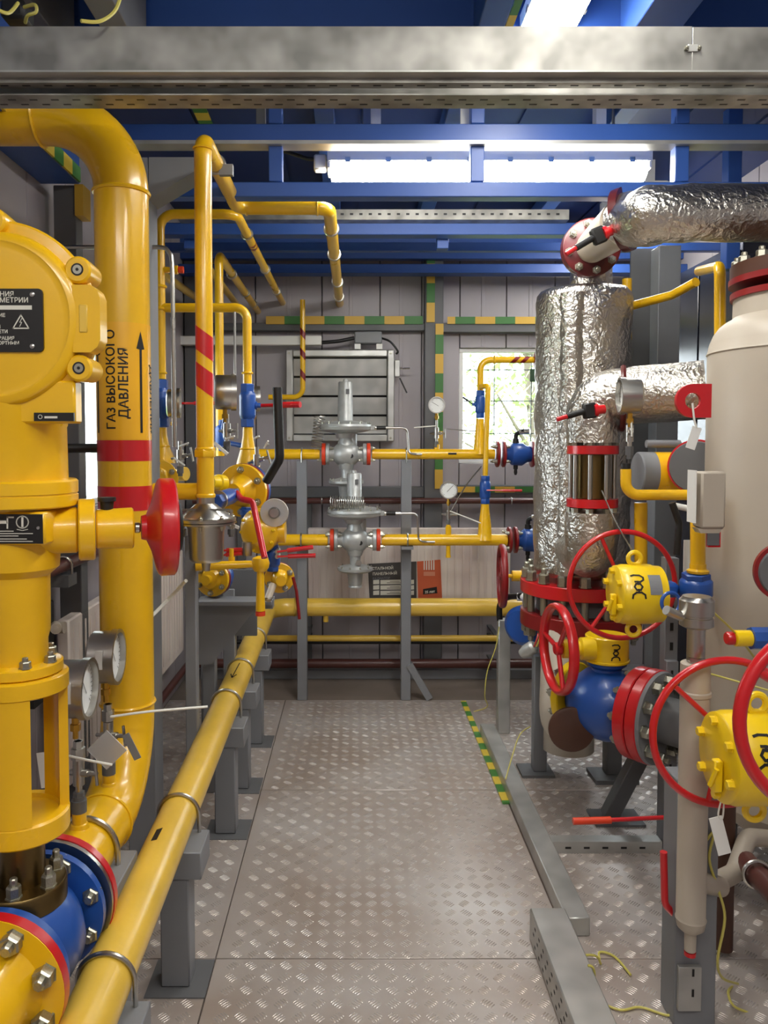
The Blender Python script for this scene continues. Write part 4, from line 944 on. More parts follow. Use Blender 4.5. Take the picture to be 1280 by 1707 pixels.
jb = thing('junction_box', 'grey junction box with black conduit on top of the louvre', 'box', (X(613, 5.1), 5.1, zt(575, 5.1)))
MB().span((X(591, 5.08), 5.06, zt(573, 5.08)), (X(636, 5.08), 5.15, zt(553, 5.08)), .006).obj('box', GREY, jb)
for px in (596, 632): MB().span((X(px - 5, 5.07), 5.05, lz1 + .001), (X(px + 5, 5.07), 5.06, zt(574, 5.08))).obj('foot', WHITE, jb)
MB().tube(smooth([V((X(537, 5.06), 5.06, zt(571, 5.06))), V((X(565, 5.06), 5.05, zt(569, 5.06))), V((X(590, 5.06), 5.07, zt(563, 5.06)))]), .012, 10).obj('conduit', BLACK, jb)
MB().tube(smooth([V((X(636, 5.06), 5.08, zt(563, 5.06))), V((X(650, 5.06), 5.05, zt(570, 5.06))), V((X(662, 5.06), 5.05, zt(585, 5.06))), V((X(660, 5.06), 5.06, zt(590, 5.06)))]), .007, 8).obj('cable', BLACK, jb)
MB().span((X(255, 5.04), 5.03, zt(575, 5.04)), (X(536, 5.04), 5.09, zt(560, 5.04)), .004).obj('cable_duct', WHITE, label='white plastic cable duct along the end wall left of the louvre', cat='cable duct')
# ceiling-level pipes
Y1 = 2.4; z1 = zt(215, Y1) - .0275; x1 = X(342, Y1); x1b = X(549, 3.1)
v1 = thing('gas_pipe', 'tall yellow pipe with red slanted bands, bending back under the ceiling', 'pipe', (x1, Y1, .9))
zb1 = zt(832, Y1)
MB().tube([V((x1, Y1, zb1)), V((x1, Y1, z1)), V((x1, 3.1, z1)), V((x1b, 3.1, z1)), V((x1b, YB, z1 + .0))], .0265, 24, .055).obj('pipe_run', YEL, v1)
weld(v1, (x1, Y1, zt(248, Y1)), AZ, .0265, tk=.004)
for py in (752, 829): MB().lathe((x1, Y1, zt(py, Y1)), AZ, [(0, .03), (.008, .031), (.012, .028)], 20).obj('weld_collar', YEL, v1)
MB().lathe((x1, Y1, zt(762, Y1)), AZ, [(0, .032), (.003, .034), (.02, .034), (.024, .031)], 6).obj('union_nut', YEL, v1)
sleeve(v1, x1, Y1, zt(592, Y1) + .0, zt(558, Y1) + .01, .0273, RED, 'red_band', .02); sleeve(v1, x1, Y1, zt(652, Y1), zt(618, Y1) + .01, .0273, RED, 'red_band', .02)
sx_ = (x1 + .07, x1b)
for Yc in (3.4, 3.85, 4.5, 4.95): clamp_ring(v1, (x1b, Yc, z1), AY, .0265)
weld(v1, (X(413, 3.1), 3.1, z1), AX, .0265, tk=.004); weld(v1, (X(530, 3.1), 3.1, z1), AX, .0265, tk=.004)
clamp_ring(v1, (x1, 2.62, z1), AY, .0265); MB().box((x1 + .035, 2.62, z1 - .02), (.045, .02, .035)).obj('clamp_plate', GREY, v1)
Y2 = 3.2; z2 = zt(357, Y2); x2 = X(270, Y2); x2b = X(397, Y2)
v2 = thing('gas_pipe', 'yellow pipe looping up left of the tall banded pipe and back along the ceiling', 'pipe', (x2, Y2, 1.8))
MB().tube([V((x2, Y2, zt(632, Y2))), V((x2, Y2, z2)), V((x2b, Y2, z2)), V((x2b, YB, z2))], .0195, 20, .06).obj('pipe_run', YEL, v2)
weld(v2, (x2, Y2, zt(515, Y2)), AZ, .0205, tk=.006); weld(v2, (x2, Y2, zt(478, Y2)), AZ, .0205, tk=.006)
for Yc in (3.5, 4.2, 4.8): clamp_ring(v2, (x2b, Yc, z2), AY, .0195)
for dy in (0, .05): sleeve_y = MB().lathe((x2b, 3.65 + dy, z2), AY, [(0, .0202), (.02, .0202)], 20, caps=False).obj('red_band', DRED, v2)
zt4 = zt(513, Y2); x4 = X(413, Y2)
MB().tube([V((x2, Y2, zt4)), V((x4, Y2, zt4)), V((x4, Y2, zt(640, Y2)))], .0185, 20, .05).obj('branch_run', YEL, v2)
MB().tube([V((x2, Y2, zt(478, Y2))), V((X(240, Y2), Y2, zt(478, Y2)))], .015, 14).obj('branch_stub', YEL, v2)
MB().lathe((x2 + .01, Y2, zt(450, Y2)), AX, [(0, .014), (.03, .012), (.04, .018), (.062, .018), (.064, .014)], 14).obj('test_stub', YEL, v2)
MB().lathe((x2 + .075, Y2, zt(450, Y2)), AX, [(0, .015), (.02, .015)], 6).obj('red_cap', REDO, v2)
for xv in (x2, x4): weld(v2, (xv, Y2, zt(622, Y2)), AZ, .019, tk=.005)
Y3 = 3.72; z3 = zt(424, Y3); x3 = X(367, Y3)
v3 = thing('gas_pipe', 'slim yellow pipe with a hooked top behind the tall banded pipe', 'pipe', (x3, Y3, 1.5))
MB().tube([V((x3, Y3, zt(760, Y3))), V((x3, Y3, z3)), V((x3, YB, z3 - .02))], .0205, 20, .05).obj('pipe_run', YEL, v3)
for Yc in (4.1, 4.6, 4.95): clamp_ring(v3, (x3, Yc, z3 - .01), AY, .0205)
run('dull yellow pipe running back high along the left wall', [V((-.98, 3.6, zt(432, 3.6) - .0)), V((-.98, YB, 2.46))], .022, YEL2)
run('dull yellow pipe in the dark between the ceiling pipes', [V((-.78, 4.0, 2.48)), V((-.78, YB, 2.46))], .02, YEL2)
h1 = run('thin yellow hook pipe with red rings beside the louvre', [V((X(505, 5.0), 5.0, zt(500, 5.0))), V((X(505, 5.0), 5.0, zt(662, 5.0))), V((X(448, 5.0), 5.0, zt(662, 5.0)))], .0165, YEL, .06)
for py in (556, 590, 625): sleeve(h1, X(505, 5.0), 5.0, zt(py + 6, 5.0), zt(py - 6, 5.0), .0172, DRED, 'red_band', .02, 24)
MB().tube(smooth([P(105, 412, 2.75), P(180, 412, 2.75), P(262, 412, 2.75), P(281, 420, 2.75), P(287, 450, 2.75), P(289, 600, 2.75), P(291, 745, 2.75)]), .0075, 10).obj('impulse_tube', STEEL, label='thin bent steel tube passing behind the thick yellow column', cat='tube')
MB().tube([P(391, 520, 3.0), P(392, 640, 3.0)], .005, 8).obj('impulse_tube', STEEL, label='thin straight steel tube between two yellow pipes', cat='tube')
# ================================================================ LEFT MIDDLE CLUSTER
LY = 3.2
# --- left unit under pipe two
inline_valve((x2, LY, zt(712, LY)), (x2, LY, zt(633, LY)), .034, 'blue ball valve with red lever directly right of the thick column', (.19, -.03, 0), lev_side=(1, 0, 0), lev_r=.006)
cn = thing('reducing_cone', 'yellow cone fitting under the blue valve right of the thick column', 'pipe fitting', (x2, LY, zt(772, LY)))
MB().lathe((x2, LY, zt(772, LY)), AZ, [(0, .055), (.02, .052), (w(26, LY), .032), (w(45, LY), .022), (w(59, LY), .02)], 20).obj('cone', YEL, cn); weld(cn, (x2, LY, zt(744, LY)), AZ, .028, tk=.005)
def disc_unit(c, axis, R, label, nozzle=.1, nz_r=.03, rim=BLU, m=YEL, nb=6, back=.07, br=.011):
    """yellow cover flange bolted on a valve body, nozzle pointing along axis"""
    c = V(c); a = V(axis).normalized(); t = thing('flanged_valve', label, 'valve', c - AZ * R)
    MB().lathe(c, a, [(-.018, R), (-.016, R + .002), (-.002, R + .002), (0, R), (.002, R * .62), (.02, R * .5), (nozzle * .5, nz_r), (nozzle, nz_r)], 40).obj('cover_flange', m, t)
    bolts(t, c + a * .001, a, R * .8, nb, br, .014, BOLT, .5)
    MB().lathe(c - a * .019, -a, [(0, R * 1.0), (.002, R + .003), (.012, R + .003), (.014, R)], 40).obj('rim', DRED if rim is BLU else rim, t)
    MB().lathe(c - a * .034, -a, [(0, R), (.02, R), (.024, R * .7), (back, R * .75), (back + .03, R * .5)], 36).obj('body', BLU, t)
    bolts(t, c - a * .055, -a, R * .85, nb, br * .9, .012, BOLT, .5)
    return t
disc_unit(P(262, 800, 3.12), (.35, -1, 0), .082, 'yellow cover flange peeking out right of the thick column', .05, .03)
MB().lathe(P(300, 790, 3.3), V((.9, -.5, 0)), [(0, .03), (.03, .03), (.034, .026)], 20).obj('round_cap', YEL2, label='small pale round cap behind the red handwheel', cat='cap')
gauge(P(300, 672, 3.12), (1, .14, 0), .06, 'steel gauge half hidden behind the left blue valve', .1, .05)
# --- pipe four: right blue valve
inline_valve((x4, LY, zt(712, LY)), (x4, LY, zt(640, LY)), .034, 'blue ball valve with red grip left of the black lever', (.17, -.08, .0), lev_side=(1, 0, 0), lev_r=.009)
cn = thing('reducing_cone', 'yellow cone fitting under the right blue valve', 'pipe fitting', (x4, LY, zt(778, LY)))
MB().lathe((x4, LY, zt(778, LY)), AZ, [(0, .05), (.02, .046), (w(30, LY), .03), (w(50, LY), .022), (w(66, LY), .02)], 20).obj('cone', YEL, cn); weld(cn, (x4, LY, zt(748, LY)), AZ, .028, tk=.005)
disc_unit(P(402, 818, 3.06), (-.32, -1, -.06), .103, 'large yellow cover flange with one hex bolt, centre of the left rig', .075, .035, br=.013)
MB().lathe(P(371, 806, 3.0), V((-.5, -.8, .1)), [(0, .034), (.03, .034), (.034, .028), (.07, .026)], 16).obj('hex_plug', YELG, label='yellow hexagonal plug left of the large cover flange', cat='plug')
bv = inline_valve(P(392, 824, 2.93), P(360, 836, 2.72), .03, 'small blue valve with long bent red lever in the left rig', None)
MB().ring(P(364, 834, 2.76), (-.15, -1, 0), .02, .036, .012, 28).obj('chrome_ring', STEEL, bv)
MB().tube([P(395, 822, 2.88), P(402, 832, 2.82), P(421, 836, 2.8), P(441, 930, 2.7)], .0115, 12, .02).obj('lever', RED, bv)
# silver dome regulator under the banded pipe
dz = P(343, 868, 2.36); dm = thing('dome_regulator', 'brushed steel dome regulator under the banded yellow pipe', 'regulator', P(343, 940, 2.36))
MB().lathe((x1, Y1, dz.z), AZ, [(-.006, .09), (0, .092), (.004, .092), (.006, .078), (.012, .074), (.046, .034), (.05, .027), (.072, .027)], 44).obj('dome', STEEL, dm)
MB().lathe((x1, Y1, dz.z - .008), -AZ, [(0, .09), (.006, .088), (.01, .06), (.02, .056), (.11, .053), (.118, .05), (.122, .046)], 44).obj('can', STEEL, dm)
MB().lathe((x1, Y1, dz.z - .1295), -AZ, [(0, .016), (.02, .012), (.03, .012)], 12).obj('drain', STEEL, dm)
for k in range(8): a = 2 * PI * k / 8; bolt(dm, (x1 + math.cos(a) * .084, Y1 + math.sin(a) * .084, dz.z + .0045), AZ, .006, .008, BOLT); bolt(dm, (x1 + math.cos(a) * .084, Y1 + math.sin(a) * .084, dz.z - .016), -AZ, .006, .009, BOLT)
hpip = thing('gas_pipe', 'short level yellow pipe between red handwheel and banded pipe', 'pipe', P(310, 820, Y1))
MB().tube([V((X(255, Y1 + .02), Y1 + .02, zt(820, Y1))), V((x1 - .02, Y1 + .02, zt(820, Y1)))], .0265, 20).obj('pipe_run', YEL, hpip)
# gauges seen from the side
gauge(P(392, 654, 2.9), (1, .2, 0), .068, 'wide brushed steel gauge seen from its side between yellow pipes', .05, .075)
nvA = needle_valve(P(378, 690, 2.9), .14, 'instrument valve with bar handles below the wide side-on gauge', (.8, -.6, 0))
gauge(P(432, 665, 3.35), (1, .2, 0), .055, 'steel gauge half hidden behind the right blue valve', .06, .05)
nvB = needle_valve(P(300, 735, 3.1), .14, 'instrument valve beside the left cone fitting', (1, -.3, .2))
nvC = needle_valve(P(428, 745, 3.1), .12, 'instrument valve right of the right cone fitting', (1, -.3, .3))
nvD = needle_valve(P(385, 850, 2.9), .1, 'instrument valve between steel dome and pilot regulator', (-.3, -1, .1))
gb = P(457, 855, 2.9)
g = thing('pressure_gauge', 'clear plastic disc gauge seen from behind, under the black lever', 'gauge', gb - AZ * .054)
MB().lathe(gb, V((0, 1, 0)), [(0, .052), (.004, .0535), (.012, .0535), (.02, .045), (.03, .04)], 40).obj('case', CLEAR, g)
MB().ring(gb - AY * .002, -AY, .02, .0225, .002, 32).obj('ring', GREYD, g); MB().lathe(gb - AY * .001, -AY, [(0, .019), (.003, .017)], 28).obj('centre', STEEL, g)
# bar handles of the instrument cocks, parts of their valves
for i, (a, b_, par) in enumerate((((357, 738), (379, 757), nvA), ((375, 732), (391, 727), nvA), ((423, 731), (432, 727), nvC), ((440, 747), (447, 735), nvC), ((298, 745), (314, 738), nvB), ((290, 763), (308, 776), nvB), ((372, 868), (398, 880), nvD))):
    Yd = 3.02 if par in (nvB, nvC) else 2.84; p, q = P(a[0], a[1], Yd), P(b_[0], b_[1], Yd - .03)
    ho = MB().bar(p, q, .012 if i in (0, 6) else .006, .006, AY, .001).obj('bar_handle', WHITE, par); MB().lathe((p + q) / 2 + AY * .004, AY, [(0, .006), (.06, .006)], 10).obj('spindle', STEEL, ho)
# blue handled pieces behind
inline_valve(P(369, 752, Y3), P(369, 700, Y3), .03, 'narrow dark blue valve behind the side-on gauge', None)
MB().tube([P(376, 690, 3.28), P(372, 715, 3.28), P(378, 738, 3.28), P(409, 744, 3.22)], .01, 10, .03).obj('blue_hose', BLU, label='blue curved hose behind the right blue valve', cat='hose')
# black lever
MB().tube([P(462, 646, 2.7), P(466, 765, 2.7), P(444, 802, 2.75)], .0165, 16, .04).obj('insulated_rod', BLACK, label='thick black bent lever handle standing left of the upper regulator', cat='lever')
# lower regulator body and valves
lr = thing('pilot_regulator', 'squat yellow pilot regulator below the large cover flange', 'regulator', P(437, 925, 2.95))
c = P(432, 885, 2.95); a = V((-.5, -.85, 0)).normalized()
MB().lathe(c, a, [(-.06, .03), (-.055, .07), (-.01, .08), (-.006, .086), (.006, .086), (.01, .08), (.02, .06), (.05, .045), (.055, .03)], 36).obj('case', YEL, lr)
bolts(lr, c + a * .007, a, .076, 10, .007, .01, YELG, .1)
MB().lathe(c, AX, [(0, .05), (.07, .045), (.1, .045)], 20).obj('outlet', YEL, lr)
uv = inline_valve(P(455, 952, 2.98), P(455, 908, 2.98), .028, 'upright blue valve with two red levers pointing right', None)
inline_valve(P(412, 862, 3.05), P(412, 845, 3.05), .03, 'short blue piece under the large cover flange', None)
tv_ = thing('twin_valve', 'pair of short red lever cocks right of the steel can', 'valve', P(400, 935, 2.9)); MB().lathe(P(412, 926, 2.9), AZ, [(0, .018), (.03, .02), (.05, .018)], 14).obj('body', STEEL, tv_)
for i, (a, b_, par) in enumerate((((462, 920), (522, 912), uv), ((462, 928), (526, 926), uv), ((366, 918), (408, 916), tv_), ((366, 926), (404, 922), tv_))):
    p, q = P(*a, 2.9), P(*b_, 2.9); lv_ = MB().tube([p, p.lerp(q, .3)], .004, 8).obj('lever', RED, par); MB().tube([p.lerp(q, .28), q], .0085, 10).obj('grip', RED, lv_); MB().lathe(p, AY, [(0, .009), (.05, .009)], 10).obj('pivot', STEEL, par)
disc_unit(P(466, 964, 3.0), (.2, -1, 0), .056, 'small yellow cover flange low in the left rig above the long pipe', .06, .02, nb=4, back=.05)
MB().tube([P(488, 962, 2.95), P(494, 985, 2.95), P(499, 1032, 2.95)], .006, 8, .02).obj('thin_lever', DRED, label='thin dark red rod hanging beside the small low flange', cat='lever')
dp_ = thing('drain_pipe', 'yellow drop pipe with red tip in front of the long pipe end', 'pipe', P(434, 1025, 2.8))
MB().tube([P(434, 1018, 2.8), P(434, 940, 2.8), P(326, 944, 2.77)], .0175, 18, .0).obj('pipe_run', YEL, dp_)
MB().lathe(P(434, 1026, 2.8), AZ, [(0, .018), (.016, .018)], 16).obj('red_tip', REDO, dp_); MB().lathe(P(434, 952, 2.8), AZ, [(0, .022), (.012, .03), (.03, .034), (.048, .028), (.055, .01)], 20).obj('elbow_ball', YEL, dp_)
MB().lathe(P(386, 942, 2.8), AZ, [(0, .012), (.03, .012), (.03, .008), (.06, .008)], 10).obj('stub', YEL, dp_)
gs = thing('grease_nipple', 'pale drain cock pointing down toward the long pipe end', 'valve', P(448, 1010, 2.95)); MB().tube([P(455, 975, 2.95), P(446, 1000, 2.9)], .014, 14).obj('body', VESS, gs); MB().ring(P(447, 997, 2.9), V((.3, -.2, -1)), .014, .02, .006, 20).obj('ring', STEEL, gs)
# dim valve behind the post
dv = disc_unit(P(352, 965, 3.3), (-.3, -1, 0), .075, 'dim yellow cover flange in the shadow behind the grey post', .05, .02, nb=6)
# steel frame carrying the cluster
fr = thing('rig_stand', 'grey welded plate frame carrying the left rig', 'stand', P(380, 1100, 3.25))
MB().prism([P(322, 1000, 3.3), P(438, 1000, 3.3), P(430, 1010, 3.3), P(352, 1108, 3.3), P(322, 1108, 3.3)], (0, .012, 0)).obj('gusset_plate', GREY, fr)
MB().span((X(330, 3.3), 3.22, zt(1003, 3.3)), (X(455, 3.3), 3.34, zt(997, 3.3))).obj('shelf', GREY, fr)
MB().prism([P(335, 950, 3.6), P(428, 950, 3.6), P(428, 1060, 3.6), P(335, 1060, 3.6)], (0, .02, 0)).obj('back_plate', GREYD, fr)
for px, Y in ((347, 3.42), (381, 3.62), (343, 3.7)): MB().span((X(px, Y) - .027, Y - .03, 0), (X(px, Y) + .027, Y + .03, zt(1003, 3.3) - .001), .003).obj('leg', GREY, fr)
MB().span((X(448, 3.3) - .02, 3.24, zt(1010, 3.3)), (X(448, 3.3) + .02, 3.3, zt(996, 3.3))).obj('pad', GREY, fr)
ps = thing('support_post', 'tall grey post in front of the left rig carrying the steel dome', 'post', (X(318, 2.8, 1050), 2.8, 0))
MB().span((X(308, 2.78, 1050), 2.78, 0), (X(327, 2.78, 1050), 2.83, dz.z - .03), .003).obj('post', GREY, ps)
MB().span((X(310, 2.6, 900), 2.44, dz.z - .06), (X(326, 2.6, 900), 2.779, dz.z - .035), .002).obj('arm', GREY, ps)
MB().tube([P(298, 850, 2.36), P(385, 850, 2.36)], .004, 6).obj('steel_rod', STEEL, label='thin level rod behind the dome regulator', cat='rod')
# radiator and heating pipe on the left wall
rd = thing('panel_radiator', 'pale wrapped radiator along the left wall behind the thick pipe', 'radiator', (-1.03, 3.6, .33))
MB().span((-1.045, 2.7, .34), (-1.0, 4.5, .93), .006).obj('panel', WOODY, rd)
for k in range(30): MB().span((-1.002, 2.74 + k * .058, .38), (-.997, 2.754 + k * .058, .9), .0015).obj('ridge', WOODY, rd)
for y in (2.9, 4.3): MB().span((XL, y, .5), (-1.046, y + .05, .56)).obj('bracket', GREYD, rd)
tv = thing('radiator_valve', 'white radiator valve at the near end of the wrapped radiator', 'valve', P(85, 1045, 2.62))
MB().lathe(P(78, 1046, 2.6), AX, [(0, .014), (.03, .014), (.03, .02), (.06, .02)], 16).obj('body', VESS, tv); MB().lathe(P(93, 1046, 2.55), V((.4, -1, 0)), [(-.03, .016), (0, .018), (.02, .018), (.02, .008), (.025, .008)], 14).obj('knob', VESS, tv)
hp_ = run('dark red heating pipe running back along the left wall', [V((-1.0, 1.6, 1.13)), V((-1.0, 4.9, 1.13))], .022, BROWN, name='heating_pipe', hold=[((-1.0, 4.0, 1.11), (XL, 4.0, 1.11))])
u_bolt(hp_, (-1.0, 2.66, 1.13), AY, .023, .03, .005); MB().span((-1.11, 2.62, 1.06), (-.97, 2.7, 1.1)).obj('bracket', GREYD, hp_)
run('dark lower heating pipe along the left wall under the radiator', [V((-1.02, 1.6, .2)), V((-1.02, 4.9, .2))], .02, BROWN, name='heating_pipe', hold=[((-1.02, y_, .19), (XL, y_, .19)) for y_ in (2.2, 4.0)])
MB().span((-1.11, 2.45, .7), (-1.02, 2.62, 1.02), .004).obj('control_box', BLACK, label='black box on the left wall above the radiator valve', cat='box')
MB().tube([V((XL + .005, 2.2, zt(747, 2.4))), V((-.75, 2.42, zt(747, 2.4)))], .014, 12).obj('black_bar', BLACK, label='black bar bridging behind the thick column', cat='bar')
wire([P(250, 1030, 2.33), P(280, 1000, 2.5), P(310, 968, 2.39)], .006, 'pale slanting cord behind the thick column', TIE, 'cord', name='cord')
# ================================================================ RIGHT SIDE
# --- foil wrapped vessel
VY_ = 3.6; VXc = X(970, VY_); RV = .213
fv = thing('insulated_vessel', 'tall vessel wrapped in crumpled silver foil right of the window', 'vessel', (VXc, VY_, 0))
zf0, zf1 = zt(955, VY_), zt(486, VY_)
prof = [(0, RV * .97)] + [((zf1 - zf0) * k / 60, RV) for k in range(1, 59)] + [(zf1 - zf0 - .02, RV * .99), (zf1 - zf0, RV * .9), (zf1 - zf0 + .004, .08)]
MB().lathe((VXc, VY_, zf0), AZ, prof, 96, True, crumple(.008, 13)).obj('foil_jacket', FOIL, fv, ang=80)
MB().lathe((VXc - .1, VY_ - .175, zf0 + .02), AZ, [((zf1 - zf0 - .06) * k / 40, .05) for k in range(41)], 24, True, crumple(.01, 20)).obj('foil_rib', FOIL, fv, ang=80)
RFv = .272
for k, (pa, pb) in enumerate(((986, 965), (1040, 1016))):
    MB().lathe((VXc, VY_, zt(pa, VY_)), AZ, [(0, RFv - .003), (.003, RFv), (zt(pb, VY_) - zt(pa, VY_) - .003, RFv), (zt(pb, VY_) - zt(pa, VY_), RFv - .003)], 56).obj('red_flange', RED if k == 0 else DRED, fv)
MB().lathe((VXc, VY_, zt(1015, VY_)), AZ, [(0, .2), (zt(987, VY_) - zt(1015, VY_), .2)], 40).obj('spacer', GREYD, fv)
for k in range(16):
    a = 2 * PI * (k + .5) / 16; q = V((VXc + math.cos(a) * .243, VY_ + math.sin(a) * .243, 0))
    bolt(fv, q + AZ * zt(964, VY_), AZ, .024, .045, BOLT); bolt(fv, q + AZ * zt(1041, VY_), -AZ, .024, .04, BOLT)
    MB().cyl(q + AZ * zt(1015, VY_), q + AZ * zt(987, VY_), .016, 10).obj('stud', BOLT, fv)
MB().lathe((VXc - .05, VY_, .12), AZ, [(0, .12), (zt(1042, VY_) - .125, .12)], 36).obj('lower_shell', VESS, fv)
MB().tube([P(930, 1055, 3.45), P(926, 1200, 3.25), P(950, 1215, 2.98)], .07, 28, .12).obj('drain_elbow', VESS, fv)
MB().lathe(P(951, 1214, 2.96), V((-.1, -1, 0)), [(0, .082), (.004, .086), (.018, .086), (.022, .076), (.022, .04), (.024, .036)], 36).obj('blind_flange', BROWND, fv)
# --- top line: neck, tilted flange, butterfly valve, foil pipe to the right
tp = thing('foil_pipe', 'foil wrapped pipe leaving the vessel top to the upper right', 'pipe', P(985, 480, VY_))
n0 = P(985, 500, VY_); n1 = P(985, 435, VY_)
MB().lathe(n0, AZ, [(0, .1), (.03, .098), (.08, .092), (n1.z - n0.z, .09)], 36, True, crumple(.008, 18)).obj('neck_wrap', FOIL, tp, ang=80)
fc = P(984, 414, 3.42); fe = P(1042, 366, 2.92); fa_ = (fe - fc).normalized()
MB().tube(fillet([n1 - AZ * .02, P(984, 430, 3.58), fc - fa_ * .03], .06, 8), .085, 32).obj('neck_bend', FOIL, tp)
MB().lathe(fc - fa_ * .03, fa_, [(0, .118), (.003, .124), (.026, .124), (.028, .119), (.03, .119), (.032, .124), (.056, .124), (.06, .118)], 44).obj('tilted_flange', MAROON, tp)
bolts(tp, fc + fa_ * .031, fa_, .1, 8, .016, .02, BOLT, .2)
MB().lathe(fc + fa_ * .031, fa_, [(0, .068), (.05, .07), (.2, .078), ((fe - fc).length - .06, .086)], 36).obj('white_cone', VESS, tp)
rdx = V((.75, -.62, .12)).normalized()
MB().ring(fe - rdx * .02, rdx, .09, .116, .03, 48).obj('red_clamp', MAROON, tp)
zr = zt(356, 2.72)
pp = [fe + rdx * .01, V((X(1075, 2.76), 2.77, zr - .004)), V((X(1120, 2.72), 2.72, zr)), V((XR - .01, 2.72, zr))]
pth = smooth(pp, 16)
MB().tube(pth, .0965, 48, caps=True, jit=crumple(.007, 13)).obj('foil_wrap', FOIL, tp, ang=80)
def butterfly(c, d, label):
    t = thing('lever_lock', label, 'valve handle', c); d = V(d).normalized()
    MB().lathe(c, d, [(0, .018), (.03, .018), (.03, .026), (.045, .026)], 16).obj('red_neck', RED, t)
    MB().box(c + d * .06, (.05, .03, .06), d.to_track_quat('X', 'Z').to_matrix(), .006).obj('black_grip', BLACK, t)
    MB().tube([c + d * .08, c + d * .15 - AZ * .012], .012, 12).obj('lever', BLACK, t); MB().tube([c + d * .15 - AZ * .012, c + d * .19 - AZ * .02], .009, 10).obj('red_tip', RED, t)
butterfly(P(1022, 383, 2.85), (-.85, -.1, -.35), 'black and red locking lever at the tilted top flange')
butterfly(P(1007, 682, 3.02), (-.9, -.1, -.1), 'black and red locking lever at the middle foil elbow')
# --- middle foil branch with sight spool
BY = 3.2; bx = X(988, BY)
mb_ = thing('foil_pipe', 'foil wrapped branch turning down in front of the vessel', 'pipe', P(988, 750, BY))
zm = zt(660, BY)
MB().tube(fillet([V((X(1175, 3.0), 3.05, zm + .01)), V((bx, BY, zm)), V((bx, BY, zt(738, BY)))], .13, 14), .107, 44, jit=crumple(.006, 14)).obj('foil_elbow', FOIL, mb_, ang=80)
MB().tube([V((X(1060 + 12 * k, 3.12), BY - .012 * k, zm + .002 * k)) for k in range(10)], .116, 44, jit=crumple(.006, 14)).obj('foil_sleeve', FOIL, mb_, ang=80)
MB().torus(P(1038, 664, BY - .03), (.95, -.3, 0), .124, .012, 44, 8).obj('clamp_band', MAROON, mb_)
sp = thing('sight_spool', 'steel sight spool with red flanges between foil bends', 'pipe fitting', (bx, BY, zt(850, BY)))
for pa, pb in ((757, 743), (845, 831)):
    MB().lathe((bx, BY, zt(pa, BY)), AZ, [(0, .1), (.002, .103), (zt(pb, BY) - zt(pa, BY), .103)], 44).obj('red_flange', RED, sp)
MB().lathe((bx, BY, zt(830, BY)), AZ, [(0, .066), (zt(758, BY) - zt(830, BY), .066)], 36).obj('sight_tube', BRASS, sp)
for k in range(8):
    a = 2 * PI * (k + .5) / 8; q = V((bx + math.cos(a) * .086, BY + math.sin(a) * .086, 0))
    MB().cyl(q + AZ * zt(830, BY), q + AZ * zt(758, BY), .0095, 10).obj('tie_rod', STEEL, sp); bolt(sp, q + AZ * (zt(743, BY) + .001), AZ, .016, .022, BOLT); bolt(sp, q + AZ * zt(846, BY), -AZ, .016, .022, BOLT)
MB().tube(fillet([V((bx, BY, zt(853, BY))), V((bx, BY, zt(922, BY))), V((bx + .02, 3.45, zt(930, BY)))], .09, 12), .105, 44, jit=crumple(.006, 14)).obj('foil_lower_bend', FOIL, mb_, ang=80)
gauge(P(1033, 660, 2.75), (-1, .12, 0), .066, 'steel gauge seen from its side in front of the foil branch', .05, .07)
needle_valve(P(1050, 690, 2.78), .16, 'instrument valve with bent handle beside the red sight spool', (-.2, -.9, .3))
yb = run('yellow elbow pipe under the side-on gauge', [P(1043, 782, 2.78), P(1043, 825, 2.78), P(1160, 825, 2.78)], .019, YEL, .05)
MB().lathe(P(1043, 782, 2.78), AZ, [(0, .016), (.02, .016)], 14).obj('black_collar', BLACK, yb)
wire([P(1003, 818, 2.95), P(1025, 868, 2.8), P(1052, 915, 2.62)], .0028, 'thin steel wire from the sight spool to the gearbox eye', STEEL)
# --- grey column right of the vessel
gc = thing('support_column', 'broad grey steel column between foil vessel and pale vessel', 'post', (X(1100, 4.0), 4.0, 0))
MB().span((X(1087, 4.0), 3.95, 0), (X(1123, 4.0), 4.06, zt(413, 4.0)), .003).obj('flange_plate', GREY, gc); MB().span((X(1046, 4.08), 4.07, 1.4), (X(1087, 4.08), 4.085, zt(415, 4.08))).obj('web_plate', GREYD, gc)
# --- meter behind, yellow pieces
mt = thing('gas_meter', 'grey and yellow drum meter behind the yellow elbow pipe', 'meter', P(1090, 825, 3.0))
MB().lathe(P(1062, 788, 3.0), AX, [(0, .075), (.004, .08), (.06, .08)], 36).obj('grey_end', GREY, mt); MB().lathe(P(1088, 788, 3.0), AX, [(0, .08), (.09, .08)], 36).obj('yellow_drum', YEL, mt)
MB().lathe(P(1090, 740, 3.0), AX, [(-.03, .015), (.1, .015)], 12).obj('top_bar', GREY, mt)
bfl = thing('blind_flange', 'grey round blind flange with red rim behind the pale vessel edge', 'flange', P(1160, 825, 2.9))
MB().lathe(P(1160, 778, 2.85), V((-.55, -.83, 0)), [(-.03, .1), (0, .1)], 40).obj('red_rim', RED, bfl); MB().lathe(P(1160, 778, 2.85), V((-.55, -.83, 0)), [(.0005, .094), (.012, .09)], 40).obj('face', GREYD, bfl)
run('yellow upright pipe right of the sight spool', [P(1068, 838, 3.1), P(1068, 1010, 3.1)], .025, YEL)
yp = run('yellow upright pipe against the pale vessel edge', [P(1163, 830, 2.55), P(1163, 945, 2.55)], .0235, YEL); MB().lathe(P(1163, 955, 2.55), AZ, [(0, .034), (.008, .036), (.014, .026), (.03, .026)], 20).obj('collar', YEL, yp)
